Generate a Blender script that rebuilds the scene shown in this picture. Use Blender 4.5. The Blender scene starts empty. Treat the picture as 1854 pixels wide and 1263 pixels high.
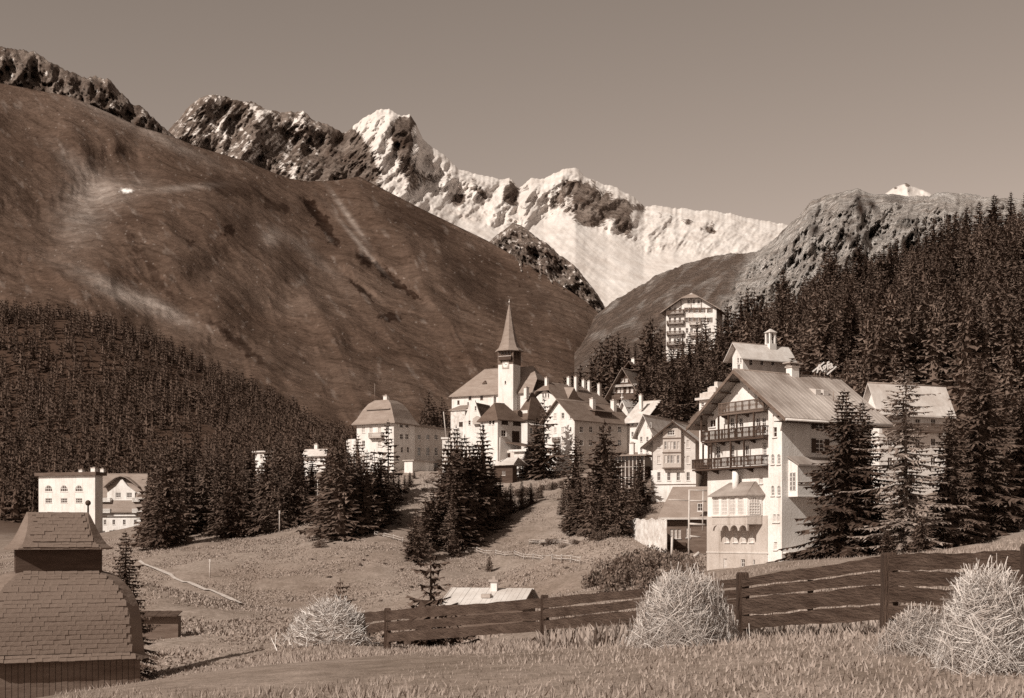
import bpy, bmesh, math, random
import numpy as np
from mathutils import Vector, Matrix
R_ = math.radians
random.seed(11)
rng = np.random.default_rng(11)
scene = bpy.context.scene
C = scene.collection

# ------------------------------------------------------------------ camera
F, CX, HY = 2400.0, 927.0, 970.0        # focal length, centre column and horizon row, in photo pixels
cam = bpy.data.cameras.new('camera')
cam.sensor_width = 36.0
cam.lens = 36.0 * F / 1854.0
cam.shift_y = (HY - 631.5) / 1854.0
cam.clip_start = 0.2
cam.clip_end = 30000.0
camo = bpy.data.objects.new('camera', cam)
camo.rotation_euler = (R_(90), 0, 0)
C.objects.link(camo)
scene.camera = camo

# ------------------------------------------------------------------ sky, sun, exposure
SUN_AZ = (-0.69, -0.72)
SUN_EL = R_(37)
w = bpy.data.worlds.new('World')
scene.world = w
w.use_nodes = True
nt = w.node_tree
nt.nodes.clear()
sky = nt.nodes.new('ShaderNodeTexSky')
sky.sky_type = 'NISHITA'
sky.sun_disc = False
sky.sun_elevation = SUN_EL
sky.sun_rotation = math.atan2(SUN_AZ[0], SUN_AZ[1])
sky.altitude = 1800
sky.air_density = 1.0
sky.dust_density = 0.6
bw = nt.nodes.new('ShaderNodeRGBToBW')
mul = nt.nodes.new('ShaderNodeMix')
mul.data_type = 'RGBA'; mul.blend_type = 'MULTIPLY'
mul.inputs[0].default_value = 1.0
mul.inputs[7].default_value = (1.0, 0.81, 0.68, 1)     # the sepia of the print
bg = nt.nodes.new('ShaderNodeBackground')
bg.inputs[1].default_value = 0.125
wo = nt.nodes.new('ShaderNodeOutputWorld')
nt.links.new(sky.outputs[0], bw.inputs[0])
nt.links.new(bw.outputs[0], mul.inputs[6])
nt.links.new(mul.outputs[2], bg.inputs[0])
nt.links.new(bg.outputs[0], wo.inputs[0])
sun = bpy.data.lights.new('sun', 'SUN')
sun.energy = 4.6
sun.angle = R_(0.5)
sun.color = (1.0, 0.925, 0.83)
suno = bpy.data.objects.new('sun', sun)
sv = Vector((SUN_AZ[0] * math.cos(SUN_EL), SUN_AZ[1] * math.cos(SUN_EL), math.sin(SUN_EL)))
suno.rotation_euler = sv.to_track_quat('Z', 'Y').to_euler()
suno.location = sv * 300
C.objects.link(suno)
vs = scene.view_settings
vs.view_transform = 'Standard'; vs.look = 'None'; vs.gamma = 1.0; vs.exposure = 0.12
vs.use_curve_mapping = False
scene.render.engine = 'CYCLES'
scene.cycles.max_bounces = 5
scene.cycles.use_denoising = False
scene.cycles.transparent_max_bounces = 4

# ------------------------------------------------------------------ helpers
def P(px, py, Y):
    return ((px - CX) * Y / F, Y, (HY - py) * Y / F)

def sep(g):
    return (g, g ** 1.18, g ** 1.30, 1.0)

def link(o, parent=None):
    C.objects.link(o)
    if parent is not None:
        o.parent = parent
    return o

def tag(o, label=None, cat=None, group=None, kind=None):
    if label: o['label'] = label
    if cat: o['category'] = cat
    if group: o['group'] = group
    if kind: o['kind'] = kind
    return o

def empty(name, loc, rz=0.0):
    o = bpy.data.objects.new(name, None)
    o.location = loc; o.rotation_euler = (0, 0, rz)
    o.empty_display_size = 0.5
    C.objects.link(o)
    return o

class MB:
    """collects simple solids; build() links them as one mesh object"""
    def __init__(s):
        s.v = []; s.f = []; s.sm = []
    def poly(s, pts, smooth=False):
        n = len(s.v); s.v += [tuple(p) for p in pts]
        s.f.append(tuple(range(n, n + len(pts)))); s.sm.append(smooth)
    def prism(s, pts, d):
        n = len(s.v); k = len(pts)
        s.v += [tuple(p) for p in pts] + [tuple(p[i] + d[i] for i in range(3)) for p in pts]
        s.f.append(tuple(range(n + k - 1, n - 1, -1))); s.f.append(tuple(range(n + k, n + 2 * k)))
        for i in range(k):
            j = (i + 1) % k
            s.f.append((n + i, n + j, n + k + j, n + k + i))
        s.sm += [False] * (k + 2)
    def box(s, a, b):
        x0, y0, z0 = (min(a[i], b[i]) for i in range(3)); x1, y1, z1 = (max(a[i], b[i]) for i in range(3))
        s.prism([(x0, y0, z0), (x1, y0, z0), (x1, y1, z0), (x0, y1, z0)], (0, 0, z1 - z0))
    def tube(s, p, q, r0, r1=None, n=7):
        r1 = r0 if r1 is None else r1
        p = Vector(p); q = Vector(q); d = (q - p).normalized()
        u = d.orthogonal().normalized(); v = d.cross(u)
        k = len(s.v)
        for c, r in ((p, r0), (q, r1)):
            for i in range(n):
                t = 2 * math.pi * i / n
                s.v.append(tuple(c + u * r * math.cos(t) + v * r * math.sin(t)))
        for i in range(n):
            j = (i + 1) % n
            s.f.append((k + i, k + j, k + n + j, k + n + i)); s.sm.append(True)
        s.f.append(tuple(k + i for i in range(n - 1, -1, -1))); s.f.append(tuple(k + n + i for i in range(n))); s.sm += [False, False]
    def rings(s, rs, cap=True, smooth=False):
        n = len(rs[0]); k = len(s.v)
        for r in rs: s.v += [tuple(p) for p in r]
        for a in range(len(rs) - 1):
            for i in range(n):
                j = (i + 1) % n
                s.f.append((k + a * n + i, k + a * n + j, k + (a + 1) * n + j, k + (a + 1) * n + i)); s.sm.append(smooth)
        if cap:
            s.f.append(tuple(k + i for i in range(n - 1, -1, -1))); s.sm.append(False)
            m = k + (len(rs) - 1) * n
            s.f.append(tuple(m + i for i in range(n))); s.sm.append(False)
    def mesh(s, name, mat):
        me = bpy.data.meshes.new(name)
        me.from_pydata(s.v, [], s.f)
        me.polygons.foreach_set('use_smooth', s.sm)
        bm = bmesh.new(); bm.from_mesh(me)
        bmesh.ops.recalc_face_normals(bm, faces=bm.faces[:])
        bm.to_mesh(me); bm.free()
        if mat: me.materials.append(mat)
        return me
    def build(s, name, mat, parent=None):
        return link(bpy.data.objects.new(name, s.mesh(name, mat)), parent)

def np_mesh(name, V, T, mat, smooth=False, attrs=None):
    V = np.asarray(V, np.float32).reshape(-1, 3); T = np.asarray(T, np.int32)
    n = T.shape[1]
    me = bpy.data.meshes.new(name)
    me.vertices.add(len(V)); me.vertices.foreach_set('co', V.ravel())
    me.loops.add(T.size); me.loops.foreach_set('vertex_index', T.ravel())
    me.polygons.add(len(T)); me.polygons.foreach_set('loop_start', np.arange(0, T.size, n, dtype=np.int32))
    me.polygons.foreach_set('use_smooth', np.full(len(T), smooth))
    me.update(calc_edges=True)
    for k, a in (attrs or {}).items():
        at = me.attributes.new(k, 'FLOAT', 'POINT'); at.data.foreach_set('value', np.asarray(a, np.float32).ravel())
    me.materials.append(mat)
    return me

# ---- noise
_pg = rng.random((256, 256)) * 2 * np.pi
_gx, _gy = np.cos(_pg), np.sin(_pg)
def noise(x, y):
    x = np.asarray(x, float); y = np.asarray(y, float)
    x0 = np.floor(x).astype(int); y0 = np.floor(y).astype(int)
    fx = x - x0; fy = y - y0
    u = fx * fx * fx * (fx * (fx * 6 - 15) + 10); v = fy * fy * fy * (fy * (fy * 6 - 15) + 10)
    def g(ix, iy, dx, dy):
        return _gx[ix & 255, iy & 255] * dx + _gy[ix & 255, iy & 255] * dy
    a = g(x0, y0, fx, fy); b = g(x0 + 1, y0, fx - 1, fy)
    c = g(x0, y0 + 1, fx, fy - 1); d = g(x0 + 1, y0 + 1, fx - 1, fy - 1)
    return ((a + (b - a) * u) * (1 - v) + (c + (d - c) * u) * v) * 1.5
def fbm(x, y, o=5, g=0.5):
    s = 0; a = 1.0
    for i in range(o):
        s = s + a * noise(x + 17.3 * i, y - 9.1 * i); x = x * 2.03; y = y * 2.03; a *= g
    return s
def ridged(x, y, o=5, g=0.5):
    s = 0; a = 1.0
    for i in range(o):
        s = s + a * (1 - np.abs(noise(x + 31.7 * i, y + 5.3 * i)) * 2); x = x * 2.07; y = y * 2.07; a *= g
    return s
def sstep(a, b, x):
    t = np.clip((x - a) / (b - a), 0, 1); return t * t * (3 - 2 * t)

# ------------------------------------------------------------------ materials
def _nodes(name):
    m = bpy.data.materials.new(name); m.use_nodes = True
    t = m.node_tree; t.nodes.clear()
    o = t.nodes.new('ShaderNodeOutputMaterial'); p = t.nodes.new('ShaderNodeBsdfPrincipled')
    t.links.new(p.outputs[0], o.inputs[0])
    p.inputs['Specular IOR Level'].default_value = 0.25
    return m, t, p
def _noise(t, scale, coord='Object', det=4, rough=0.6, stretch=None):
    tc = t.nodes.new('ShaderNodeTexCoord'); n = t.nodes.new('ShaderNodeTexNoise')
    n.inputs['Scale'].default_value = scale; n.inputs['Detail'].default_value = det; n.inputs['Roughness'].default_value = rough
    if stretch:
        mp = t.nodes.new('ShaderNodeMapping'); mp.inputs['Scale'].default_value = stretch
        t.links.new(tc.outputs[coord], mp.inputs[0]); t.links.new(mp.outputs[0], n.inputs['Vector'])
    else:
        t.links.new(tc.outputs[coord], n.inputs['Vector'])
    return n
def _ramp(t, fac, stops):
    r = t.nodes.new('ShaderNodeValToRGB')
    e = r.color_ramp.elements
    while len(e) < len(stops): e.new(0.5)
    for i, (p, c) in enumerate(stops):
        e[i].position = p; e[i].color = c if isinstance(c, tuple) else sep(c)
    t.links.new(fac, r.inputs[0]); return r
def _mix(t, fac, a, b, mode='MIX'):
    m = t.nodes.new('ShaderNodeMix'); m.data_type = 'RGBA'; m.blend_type = mode
    for s, k in ((fac, 0), (a, 6), (b, 7)):
        if hasattr(s, 'is_linked'): t.links.new(s, m.inputs[k])
        elif k == 0: m.inputs[0].default_value = s
        else: m.inputs[k].default_value = s if isinstance(s, tuple) else sep(s)
    return m.outputs[2]
def _math(t, op, a, b=0.0):
    m = t.nodes.new('ShaderNodeMath'); m.operation = op
    for s, k in ((a, 0), (b, 1)):
        if hasattr(s, 'is_linked'): t.links.new(s, m.inputs[k])
        else: m.inputs[k].default_value = s
    return m.outputs[0]
def _bump(t, p, h, strength, dist):
    b = t.nodes.new('ShaderNodeBump'); b.inputs['Strength'].default_value = strength; b.inputs['Distance'].default_value = dist
    t.links.new(h, b.inputs['Height']); t.links.new(b.outputs[0], p.inputs['Normal'])
def _attr(t, name):
    a = t.nodes.new('ShaderNodeAttribute'); a.attribute_name = name
    return a.outputs['Fac']

def mat_plain(name, g, var=0.18, scale=0.6, rough=0.85, bump=0.15, bscale=6.0, stretch=None, spec=None):
    m, t, p = _nodes(name)
    n = _noise(t, scale, det=6, stretch=stretch); n2 = _noise(t, bscale, det=5, stretch=stretch)
    lo, hi = g * (1 - var), min(g * (1 + var), 0.9)
    c1 = _ramp(t, n.outputs['Fac'], [(0.3, lo), (0.7, hi)])
    c2 = _ramp(t, n2.outputs['Fac'], [(0.25, (0.80, 0.79, 0.78, 1)), (0.75, (1, 1, 1, 1))])
    t.links.new(_mix(t, 1.0, c1.outputs[0], c2.outputs[0], 'MULTIPLY'), p.inputs['Base Color'])
    p.inputs['Roughness'].default_value = rough
    if spec is not None: p.inputs['Specular IOR Level'].default_value = spec
    if bump: _bump(t, p, n2.outputs['Fac'], bump, 0.1)
    return m

def mat_plaster(name, g):
    m, t, p = _nodes(name)
    n = _noise(t, 0.3, det=6); st = _noise(t, 1.6, det=5, stretch=(1, 1, 0.09)); f = _noise(t, 5.0, det=5)
    c1 = _ramp(t, n.outputs['Fac'], [(0.3, g * .86), (0.7, min(.88, g * 1.06))])
    c2 = _ramp(t, st.outputs['Fac'], [(0.30, (0.70, 0.67, 0.64, 1)), (0.48, (1, 1, 1, 1))])
    c3 = _ramp(t, f.outputs['Fac'], [(0.28, (0.84, 0.83, 0.81, 1)), (0.6, (1, 1, 1, 1))])
    x = _mix(t, 1.0, _mix(t, 0.75, c1.outputs[0], c2.outputs[0], 'MULTIPLY'), c3.outputs[0], 'MULTIPLY')
    t.links.new(x, p.inputs['Base Color']); p.inputs['Roughness'].default_value = 0.9
    _bump(t, p, f.outputs['Fac'], 0.25, 0.1)
    return m

M = {}
M['plaster'] = mat_plaster('white_plaster', 0.78)
M['plaster_tan'] = mat_plaster('buff_plaster', 0.5)
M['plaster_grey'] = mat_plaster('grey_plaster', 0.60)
M['stone_white'] = mat_plain('whitewashed_stone', 0.66, 0.25, 1.2, 0.95, 0.9, 2.0)
M['wood_dark'] = mat_plain('dark_timber', 0.075, 0.35, 0.5, 0.8, 0.3, 5.0, (1, 1, 6))
M['wood_mid'] = mat_plain('brown_timber', 0.16, 0.3, 0.5, 0.8, 0.3, 5.0, (1, 1, 6))
M['wood_pale'] = mat_plain('pale_timber', 0.55, 0.2, 0.8, 0.8, 0.2, 5.0)
M['shingle_house'] = mat_plain('shingled_wall', 0.64, 0.12, 0.8, 0.85, 0.4, 9.0, (1, 1, 3))
M['slate'] = mat_plain('slate_roof', 0.20, 0.2, 0.4, 0.7, 0.5, 3.0, (1, 1, 3))
M['slate_dark'] = mat_plain('dark_slate_roof', 0.13, 0.22, 0.4, 0.7, 0.5, 3.0, (1, 1, 3))
M['slate_mid'] = mat_plain('grey_slate_roof', 0.29, 0.15, 0.4, 0.75, 0.5, 3.0, (1, 1, 3))
M['tin'] = mat_plain('sheet_metal_roof', 0.36, 0.6, 0.16, 0.6, 0.12, 1.2, (1.3, 0.4, 1), 0.3)
M['tin_pale'] = mat_plain('pale_sheet_roof', 0.62, 0.18, 0.4, 0.6, 0.12, 2.0, None, 0.4)
M['trim'] = mat_plain('white_trim', 0.74, 0.06, 1.0, 0.6, 0.0)
M['concrete'] = mat_plain('concrete', 0.42, 0.15, 0.8, 0.9, 0.2, 5.0)
M['metal'] = mat_plain('grey_metal', 0.3, 0.2, 2.0, 0.5, 0.0)
M['bark'] = mat_plain('bark', 0.10, 0.4, 1.5, 0.95, 0.8, 8.0, (1, 1, 0.3))
M['bark_pale'] = mat_plain('pale_bark', 0.34, 0.3, 1.5, 0.95, 0.6, 8.0, (1, 1, 0.3))
M['board'] = mat_plain('weathered_board', 0.085, 0.45, 1.6, 0.9, 0.7, 7.0, (1, 1, 6))
M['post'] = mat_plain('weathered_post', 0.075, 0.4, 1.6, 0.9, 0.7, 8.0, (5, 5, 0.6))
M['rail'] = mat_plain('silvered_rail', 0.52, 0.25, 2.0, 0.9, 0.3, 8.0)
M['curtain'] = mat_plain('curtain', 0.55, 0.1, 1.0, 0.9, 0.0)
m, t, p = _nodes('window_glass')
p.inputs['Base Color'].default_value = sep(0.035); p.inputs['Roughness'].default_value = 0.12
p.inputs['Specular IOR Level'].default_value = 0.5
M['glass'] = m

def mat_leaf(name, lo, hi, scale=0.5, trans=0.15):
    m, t, p = _nodes(name)
    n = _noise(t, scale, 'Object', 3)
    oi = t.nodes.new('ShaderNodeObjectInfo')
    ge = t.nodes.new('ShaderNodeNewGeometry')
    a = _math(t, 'MULTIPLY', n.outputs['Fac'], 0.6)
    b = _math(t, 'MULTIPLY', oi.outputs['Random'], 0.35)
    c = _math(t, 'MULTIPLY', ge.outputs['Random Per Island'], 0.35)
    s = _math(t, 'ADD', _math(t, 'ADD', _math(t, 'ADD', a, b), c), _math(t, 'MULTIPLY', _attr(t, 'tone'), 0.5))
    r = _ramp(t, s, [(0.3, lo), (0.95, hi)])
    t.links.new(r.outputs[0], p.inputs['Base Color'])
    p.inputs['Roughness'].default_value = 0.75
    p.inputs['Specular IOR Level'].default_value = 0.15
    return m
M['needle'] = mat_leaf('spruce_needles', 0.034, 0.165)
M['needle_far'] = mat_leaf('far_spruce_needles', 0.032, 0.115, 0.03)
M['needle_larch'] = mat_leaf('larch_needles', 0.11, 0.34)
M['leaf'] = mat_leaf('shrub_leaves', 0.05, 0.23, 0.8)
M['leaf_pale'] = mat_leaf('pale_shrub_leaves', 0.10, 0.30, 0.8)
M['straw'] = mat_leaf('straw', 0.32, 0.72, 1.5)
M['grass'] = mat_leaf('meadow_grass', 0.23, 0.38, 0.06)
M['hay_core'] = mat_plain('hay_core', 0.30, 0.4, 6.0, 0.95, 0.8, 18.0)

def mat_ground():
    m, t, p = _nodes('meadow')
    a = _noise(t, 0.035, det=8, rough=0.65); b = _noise(t, 0.35, det=8, rough=0.7); c = _noise(t, 2.2, det=6, rough=0.75)
    c1 = _ramp(t, a.outputs['Fac'], [(0.3, 0.25), (0.7, 0.37)])
    c2 = _ramp(t, b.outputs['Fac'], [(0.28, (0.68, 0.66, 0.63, 1)), (0.55, (0.97, 0.97, 0.97, 1)), (0.75, (1.15, 1.15, 1.15, 1))])
    c3 = _ramp(t, c.outputs['Fac'], [(0.3, (0.6, 0.58, 0.55, 1)), (0.7, (1.2, 1.2, 1.2, 1))])
    x = _mix(t, 1.0, _mix(t, 1.0, c1.outputs[0], c2.outputs[0], 'MULTIPLY'), c3.outputs[0], 'MULTIPLY')
    x = _mix(t, _attr(t, 'forest'), x, 0.07)
    x = _mix(t, _attr(t, 'earth'), x, 0.42)
    t.links.new(x, p.inputs['Base Color']); p.inputs['Roughness'].default_value = 0.95
    p.inputs['Specular IOR Level'].default_value = 0.05
    _bump(t, p, _math(t, 'ADD', b.outputs['Fac'], _math(t, 'MULTIPLY', c.outputs['Fac'], 0.25)), 0.5, 0.35)
    return m
M['ground'] = mat_ground()

def mat_alp():
    m, t, p = _nodes('alpine_grass')
    a = _noise(t, 0.004, det=9, rough=0.62); b = _noise(t, 0.03, det=8, rough=0.7)
    c1 = _ramp(t, a.outputs['Fac'], [(0.3, 0.088), (0.5, 0.108), (0.72, 0.14)])
    c2 = _ramp(t, b.outputs['Fac'], [(0.25, (0.68, 0.66, 0.64, 1)), (0.6, (1, 1, 1, 1)), (0.8, (1.35, 1.35, 1.35, 1))])
    c = _noise(t, 0.11, det=7, rough=0.75)
    c3 = _ramp(t, c.outputs['Fac'], [(0.33, (0.66, 0.64, 0.62, 1)), (0.5, (0.97, 0.97, 0.97, 1)), (0.68, (1.25, 1.25, 1.25, 1))])
    tc = t.nodes.new('ShaderNodeTexCoord'); mp = t.nodes.new('ShaderNodeMapping'); d_ = t.nodes.new('ShaderNodeTexNoise')
    mp0 = t.nodes.new('ShaderNodeMapping'); mp0.inputs['Rotation'].default_value = (0, 0, R_(40)); mp.inputs['Scale'].default_value = (0.13, 1.0, 0.25)
    t.links.new(tc.outputs['Object'], mp0.inputs[0]); t.links.new(mp0.outputs[0], mp.inputs[0]); t.links.new(mp.outputs[0], d_.inputs['Vector'])
    d_.inputs['Scale'].default_value = 0.045; d_.inputs['Detail'].default_value = 8; d_.inputs['Roughness'].default_value = 0.68; d_.inputs['Distortion'].default_value = 0.6
    c4 = _ramp(t, d_.outputs['Fac'], [(0.34, (0.62, 0.6, 0.58, 1)), (0.47, (0.95, 0.95, 0.95, 1)), (0.62, (1.1, 1.1, 1.1, 1)), (0.74, (1.5, 1.48, 1.45, 1))])
    x = _mix(t, 1.0, _mix(t, 1.0, _mix(t, 1.0, c1.outputs[0], c2.outputs[0], 'MULTIPLY'), c3.outputs[0], 'MULTIPLY'), c4.outputs[0], 'MULTIPLY')
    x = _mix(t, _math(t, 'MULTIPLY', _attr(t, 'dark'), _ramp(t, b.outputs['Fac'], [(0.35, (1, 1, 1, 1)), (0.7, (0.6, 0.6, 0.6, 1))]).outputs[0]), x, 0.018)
    x = _mix(t, _math(t, 'MULTIPLY', _attr(t, 'scree'), _ramp(t, b.outputs['Fac'], [(0.35, (0.25, 0.25, 0.25, 1)), (0.65, (1, 1, 1, 1))]).outputs[0]), x, 0.42)
    x = _mix(t, _attr(t, 'snow'), x, 0.85)
    t.links.new(x, p.inputs['Base Color']); p.inputs['Roughness'].default_value = 0.95
    p.inputs['Specular IOR Level'].default_value = 0.03
    _bump(t, p, _math(t, 'ADD', b.outputs['Fac'], _math(t, 'ADD', _math(t, 'MULTIPLY', c.outputs['Fac'], 0.3), _math(t, 'MULTIPLY', d_.outputs['Fac'], 0.8))), 0.7, 7.0)
    return m
M['alp'] = mat_alp()

def mat_rock(name, lo, hi, nsc=0.012):
    m, t, p = _nodes(name)
    a = _noise(t, nsc, det=10, rough=0.68); b = _noise(t, nsc * 5, det=8, rough=0.7)
    c1 = _ramp(t, a.outputs['Fac'], [(0.32, lo), (0.66, hi)])
    c2 = _ramp(t, b.outputs['Fac'], [(0.3, (0.6, 0.58, 0.56, 1)), (0.6, (1, 1, 1, 1))])
    x = _mix(t, 1.0, c1.outputs[0], c2.outputs[0], 'MULTIPLY')
    tc = t.nodes.new('ShaderNodeTexCoord'); mp0 = t.nodes.new('ShaderNodeMapping'); mp1 = t.nodes.new('ShaderNodeMapping'); vo = t.nodes.new('ShaderNodeTexVoronoi')
    mp0.inputs['Rotation'].default_value = (R_(20), R_(35), R_(15)); mp1.inputs['Scale'].default_value = (1.0, 1.0, 0.32)
    t.links.new(tc.outputs['Object'], mp0.inputs[0]); t.links.new(mp0.outputs[0], mp1.inputs[0])
    wv = t.nodes.new('ShaderNodeVectorMath'); wv.operation = 'ADD'; sc = t.nodes.new('ShaderNodeVectorMath'); sc.operation = 'SCALE'; sc.inputs['Scale'].default_value = 18.0
    t.links.new(b.outputs['Color'], sc.inputs[0]); t.links.new(mp1.outputs[0], wv.inputs[0]); t.links.new(sc.outputs[0], wv.inputs[1]); t.links.new(wv.outputs[0], vo.inputs['Vector'])
    vo.inputs['Scale'].default_value = nsc * 2.6
    x = _mix(t, 0.6, x, _ramp(t, vo.outputs['Distance'], [(0.05, (1.15, 1.15, 1.15, 1)), (0.45, (0.95, 0.95, 0.95, 1)), (0.8, (0.5, 0.48, 0.46, 1))]).outputs[0], 'MULTIPLY')
    x = _mix(t, _math(t, 'MULTIPLY', _attr(t, 'grass'), 1.0), x, 0.13)
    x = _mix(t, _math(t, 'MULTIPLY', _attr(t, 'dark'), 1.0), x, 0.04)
    s = _math(t, 'ADD', _attr(t, 'snow'), _math(t, 'MULTIPLY', _math(t, 'SUBTRACT', b.outputs['Fac'], 0.5), 0.8))
    sm = _ramp(t, s, [(0.44, (0, 0, 0, 1)), (0.56, (1, 1, 1, 1))])
    x = _mix(t, sm.outputs[0], x, _ramp(t, a.outputs['Fac'], [(0.35, 0.55), (0.65, 0.70)]).outputs[0])
    t.links.new(x, p.inputs['Base Color']); p.inputs['Roughness'].default_value = 0.9
    p.inputs['Specular IOR Level'].default_value = 0.05
    inv = _math(t, 'SUBTRACT', 1.0, _math(t, 'MULTIPLY', sm.outputs[0], 0.85))
    bm_ = t.nodes.new('ShaderNodeBump'); bm_.inputs['Distance'].default_value = 10.0
    t.links.new(inv, bm_.inputs['Strength']); t.links.new(_math(t, 'SUBTRACT', b.outputs['Fac'], _math(t, 'MULTIPLY', vo.outputs['Distance'], 1.2)), bm_.inputs['Height']); t.links.new(bm_.outputs[0], p.inputs['Normal'])
    return m
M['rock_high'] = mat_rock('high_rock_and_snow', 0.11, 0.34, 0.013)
M['rock_right'] = mat_rock('pale_rock', 0.42, 0.74, 0.022)
# ------------------------------------------------------------------ the ground: one sheet through surveyed points
GP = []          # X, Y, Z, forest, earth
def g(px, py, Y, forest=0.0, earth=0.0): x, y, z = P(px, py, Y); GP.append((x, y, z, forest, earth))
def gw(x, y, z, forest=0.0, earth=0.0): GP.append((x, y, z, forest, earth))
for q in [(0, 0, -1.65), (-15, 0, -3.4), (15, 0, -1.2), (0, -40, -0.8), (-60, -40, -7), (60, -40, 1.5), (0, 8, -1.55), (-7, 14, -2.1), (6, 10, -1.2),
          (-20, 20, -6), (-13, 40, -8.5), (-25, 50, -10.5), (-22, 62, -11.0), (-40, 60, -12), (-60, 20, -12), (-100, 60, -14), (60, 40, 2.0), (120, 40, 10), (60, 100, 6), (120, 100, 16), (120, 200, 40), (160, 300, 82)]:
    gw(*q)
for q in [(700, 1172, 32), (985, 1160, 24), (1200, 1156, 20), (1345, 1152, 17), (1612, 1150, 14), (1854, 1150, 12),
          (600, 1160, 33), (520, 1225, 40), (400, 1300, 48), (250, 1330, 60), (700, 1230, 50),
          (985, 1230, 45), (1200, 1230, 45), (1345, 1135, 45), (1612, 1055, 45), (1800, 1018, 45), (880, 1150, 72), (1100, 1120, 80), (1300, 1075, 85), (1500, 1030, 85),
          (150, 1170, 140), (300, 1140, 150), (450, 1135, 165), (560, 1130, 175), (700, 1125, 170), (880, 1112, 150), (1000, 1090, 150),
          (885, 1038, 215), (1060, 1020, 200), (1000, 962, 235), (1010, 920, 250), (1100, 1000, 190), (1160, 985, 178), (1150, 1050, 130), (1250, 1045, 125),
          (1340, 1036, 122), (1500, 1012, 128), (1600, 1006, 110), (1700, 1000, 100), (1800, 985, 110), (1420, 1020, 110), (1420, 1000, 150), (1600, 960, 160),
          (1140, 962, 178), (1205, 1000, 165), (1235, 1003, 168), (1180, 905, 238), (1270, 900, 236), (1330, 905, 210),
          (700, 960, 240), (640, 1000, 220), (560, 972, 240), (470, 970, 262), (400, 972, 255), (330, 985, 240), (270, 1002, 228), (180, 1015, 250), (210, 1075, 140), (800, 1000, 225), (740, 1020, 215),
          (760, 858, 287), (580, 912, 268), (690, 858, 300), (640, 865, 310), (800, 850, 300), (850, 860, 293), (900, 862, 290), (1000, 866, 285), (1080, 872, 275), (1150, 878, 265), (860, 930, 262), (930, 905, 268)]:
    g(*q)
for q in [(210, 968, 390), (131, 968, 390), (0, 968, 390), (720, 800, 360), (830, 768, 400), (920, 765, 405), (1040, 765, 390), (1000, 800, 335), (1150, 742, 345), (1200, 800, 300), (1230, 752, 305), (1340, 790, 240), (1600, 850, 205), (1700, 830, 205)]:
    g(*q, 0.4)
for q in [(1250, 635, 385), (1100, 690, 400), (1180, 690, 370), (1400, 672, 305), (1330, 700, 290), (1600, 640, 320), (1700, 600, 330), (1500, 570, 420), (1600, 520, 450), (1700, 470, 480), (1850, 400, 500), (1350, 590, 430), (1300, 625, 430),
          (1500, 630, 560), (1700, 520, 640), (1300, 675, 600), (1500, 700, 240), (1700, 700, 240), (1900, 640, 260), (1900, 760, 200), (2100, 500, 400), (2100, 380, 560),
          (131, 962, 420), (131, 885, 500), (131, 760, 650), (131, 620, 850), (131, 575, 950), (300, 632, 950), (450, 712, 900), (600, 785, 850), (650, 810, 800), (300, 855, 520), (450, 850, 500), (580, 850, 450), (400, 790, 650), (280, 700, 800),
          (0, 575, 930), (0, 800, 620), (0, 900, 480), (-200, 560, 930), (-200, 850, 520), (-100, 700, 760)]:
    g(*q, 1.0)
for q in [(700, 825, 480), (920, 800, 500), (920, 840, 800), (131, 620, 1200), (400, 760, 1200), (640, 845, 1150), (920, 870, 1150), (1150, 760, 620), (1100, 800, 900), (1300, 740, 1100), (1600, 640, 1100), (1900, 560, 1100), (-300, 600, 1200), (2200, 450, 1100)]:
    g(*q, 0.3)
GP = np.array(GP)
_sy = 0.7
_q = np.c_[GP[:, 0], GP[:, 1] * _sy]
def _kern(A): return np.sqrt(((A[:, None, :] - _q[None, :, :]) ** 2).sum(-1) + 9.0)
_A = np.zeros((len(_q) + 3, len(_q) + 3)); _A[:-3, :-3] = _kern(_q); _A[:-3, -3:] = np.c_[np.ones(len(_q)), _q]; _A[-3:, :-3] = _A[:-3, -3:].T
_A[:-3, :-3] += np.eye(len(_q)) * -0.05
_W = np.linalg.solve(_A, np.r_[GP[:, 2:], np.zeros((3, 3))])
def ground(x, y):
    x = np.atleast_1d(np.asarray(x, float)); y = np.atleast_1d(np.asarray(y, float)); out = []
    for i in range(0, len(x), 20000):
        B = np.c_[x[i:i + 20000], y[i:i + 20000] * _sy]
        out.append(np.c_[_kern(B), np.ones(len(B)), B] @ _W)
    return np.concatenate(out)
def gz(x, y): return float(ground(x, y)[0, 0])
_Ys = np.geomspace(9, 1050, 700)
def ray_ground(px, py):
    """distance at which the sight line through a photo pixel meets the ground"""
    z = ground((px - CX) * _Ys / F, _Ys)[:, 0]
    d = z - (HY - py) * _Ys / F
    i = np.nonzero(d > 0)[0]
    i = i[_Ys[i] > 60]
    return float(_Ys[i[0]]) if len(i) else None
_sx = np.linspace(-1, 1, 300); GXs = 620 * np.sinh(3.6 * _sx) / np.sinh(3.6)
_b = np.linspace(0, 1, 380); GYs = -60 + 1310 * (np.exp(2.6 * _b) - 1) / (np.exp(2.6) - 1)
gx, gy = np.meshgrid(GXs, GYs)
G = ground(gx.ravel(), gy.ravel())
zz = G[:, 0] + 0.35 * fbm(gx.ravel() / 9, gy.ravel() / 9, 4) * np.clip(gy.ravel() / 120, 0.08, 1)
nx_, ny_ = len(GXs), len(GYs)
ii = np.arange(nx_ * ny_).reshape(ny_, nx_)
Q = np.stack([ii[:-1, :-1], ii[:-1, 1:], ii[1:, 1:], ii[1:, :-1]], -1).reshape(-1, 4)
gpx = CX + gx.ravel() / np.maximum(gy.ravel(), 1) * F
gpy = HY - zz / np.maximum(gy.ravel(), 1) * F
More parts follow.
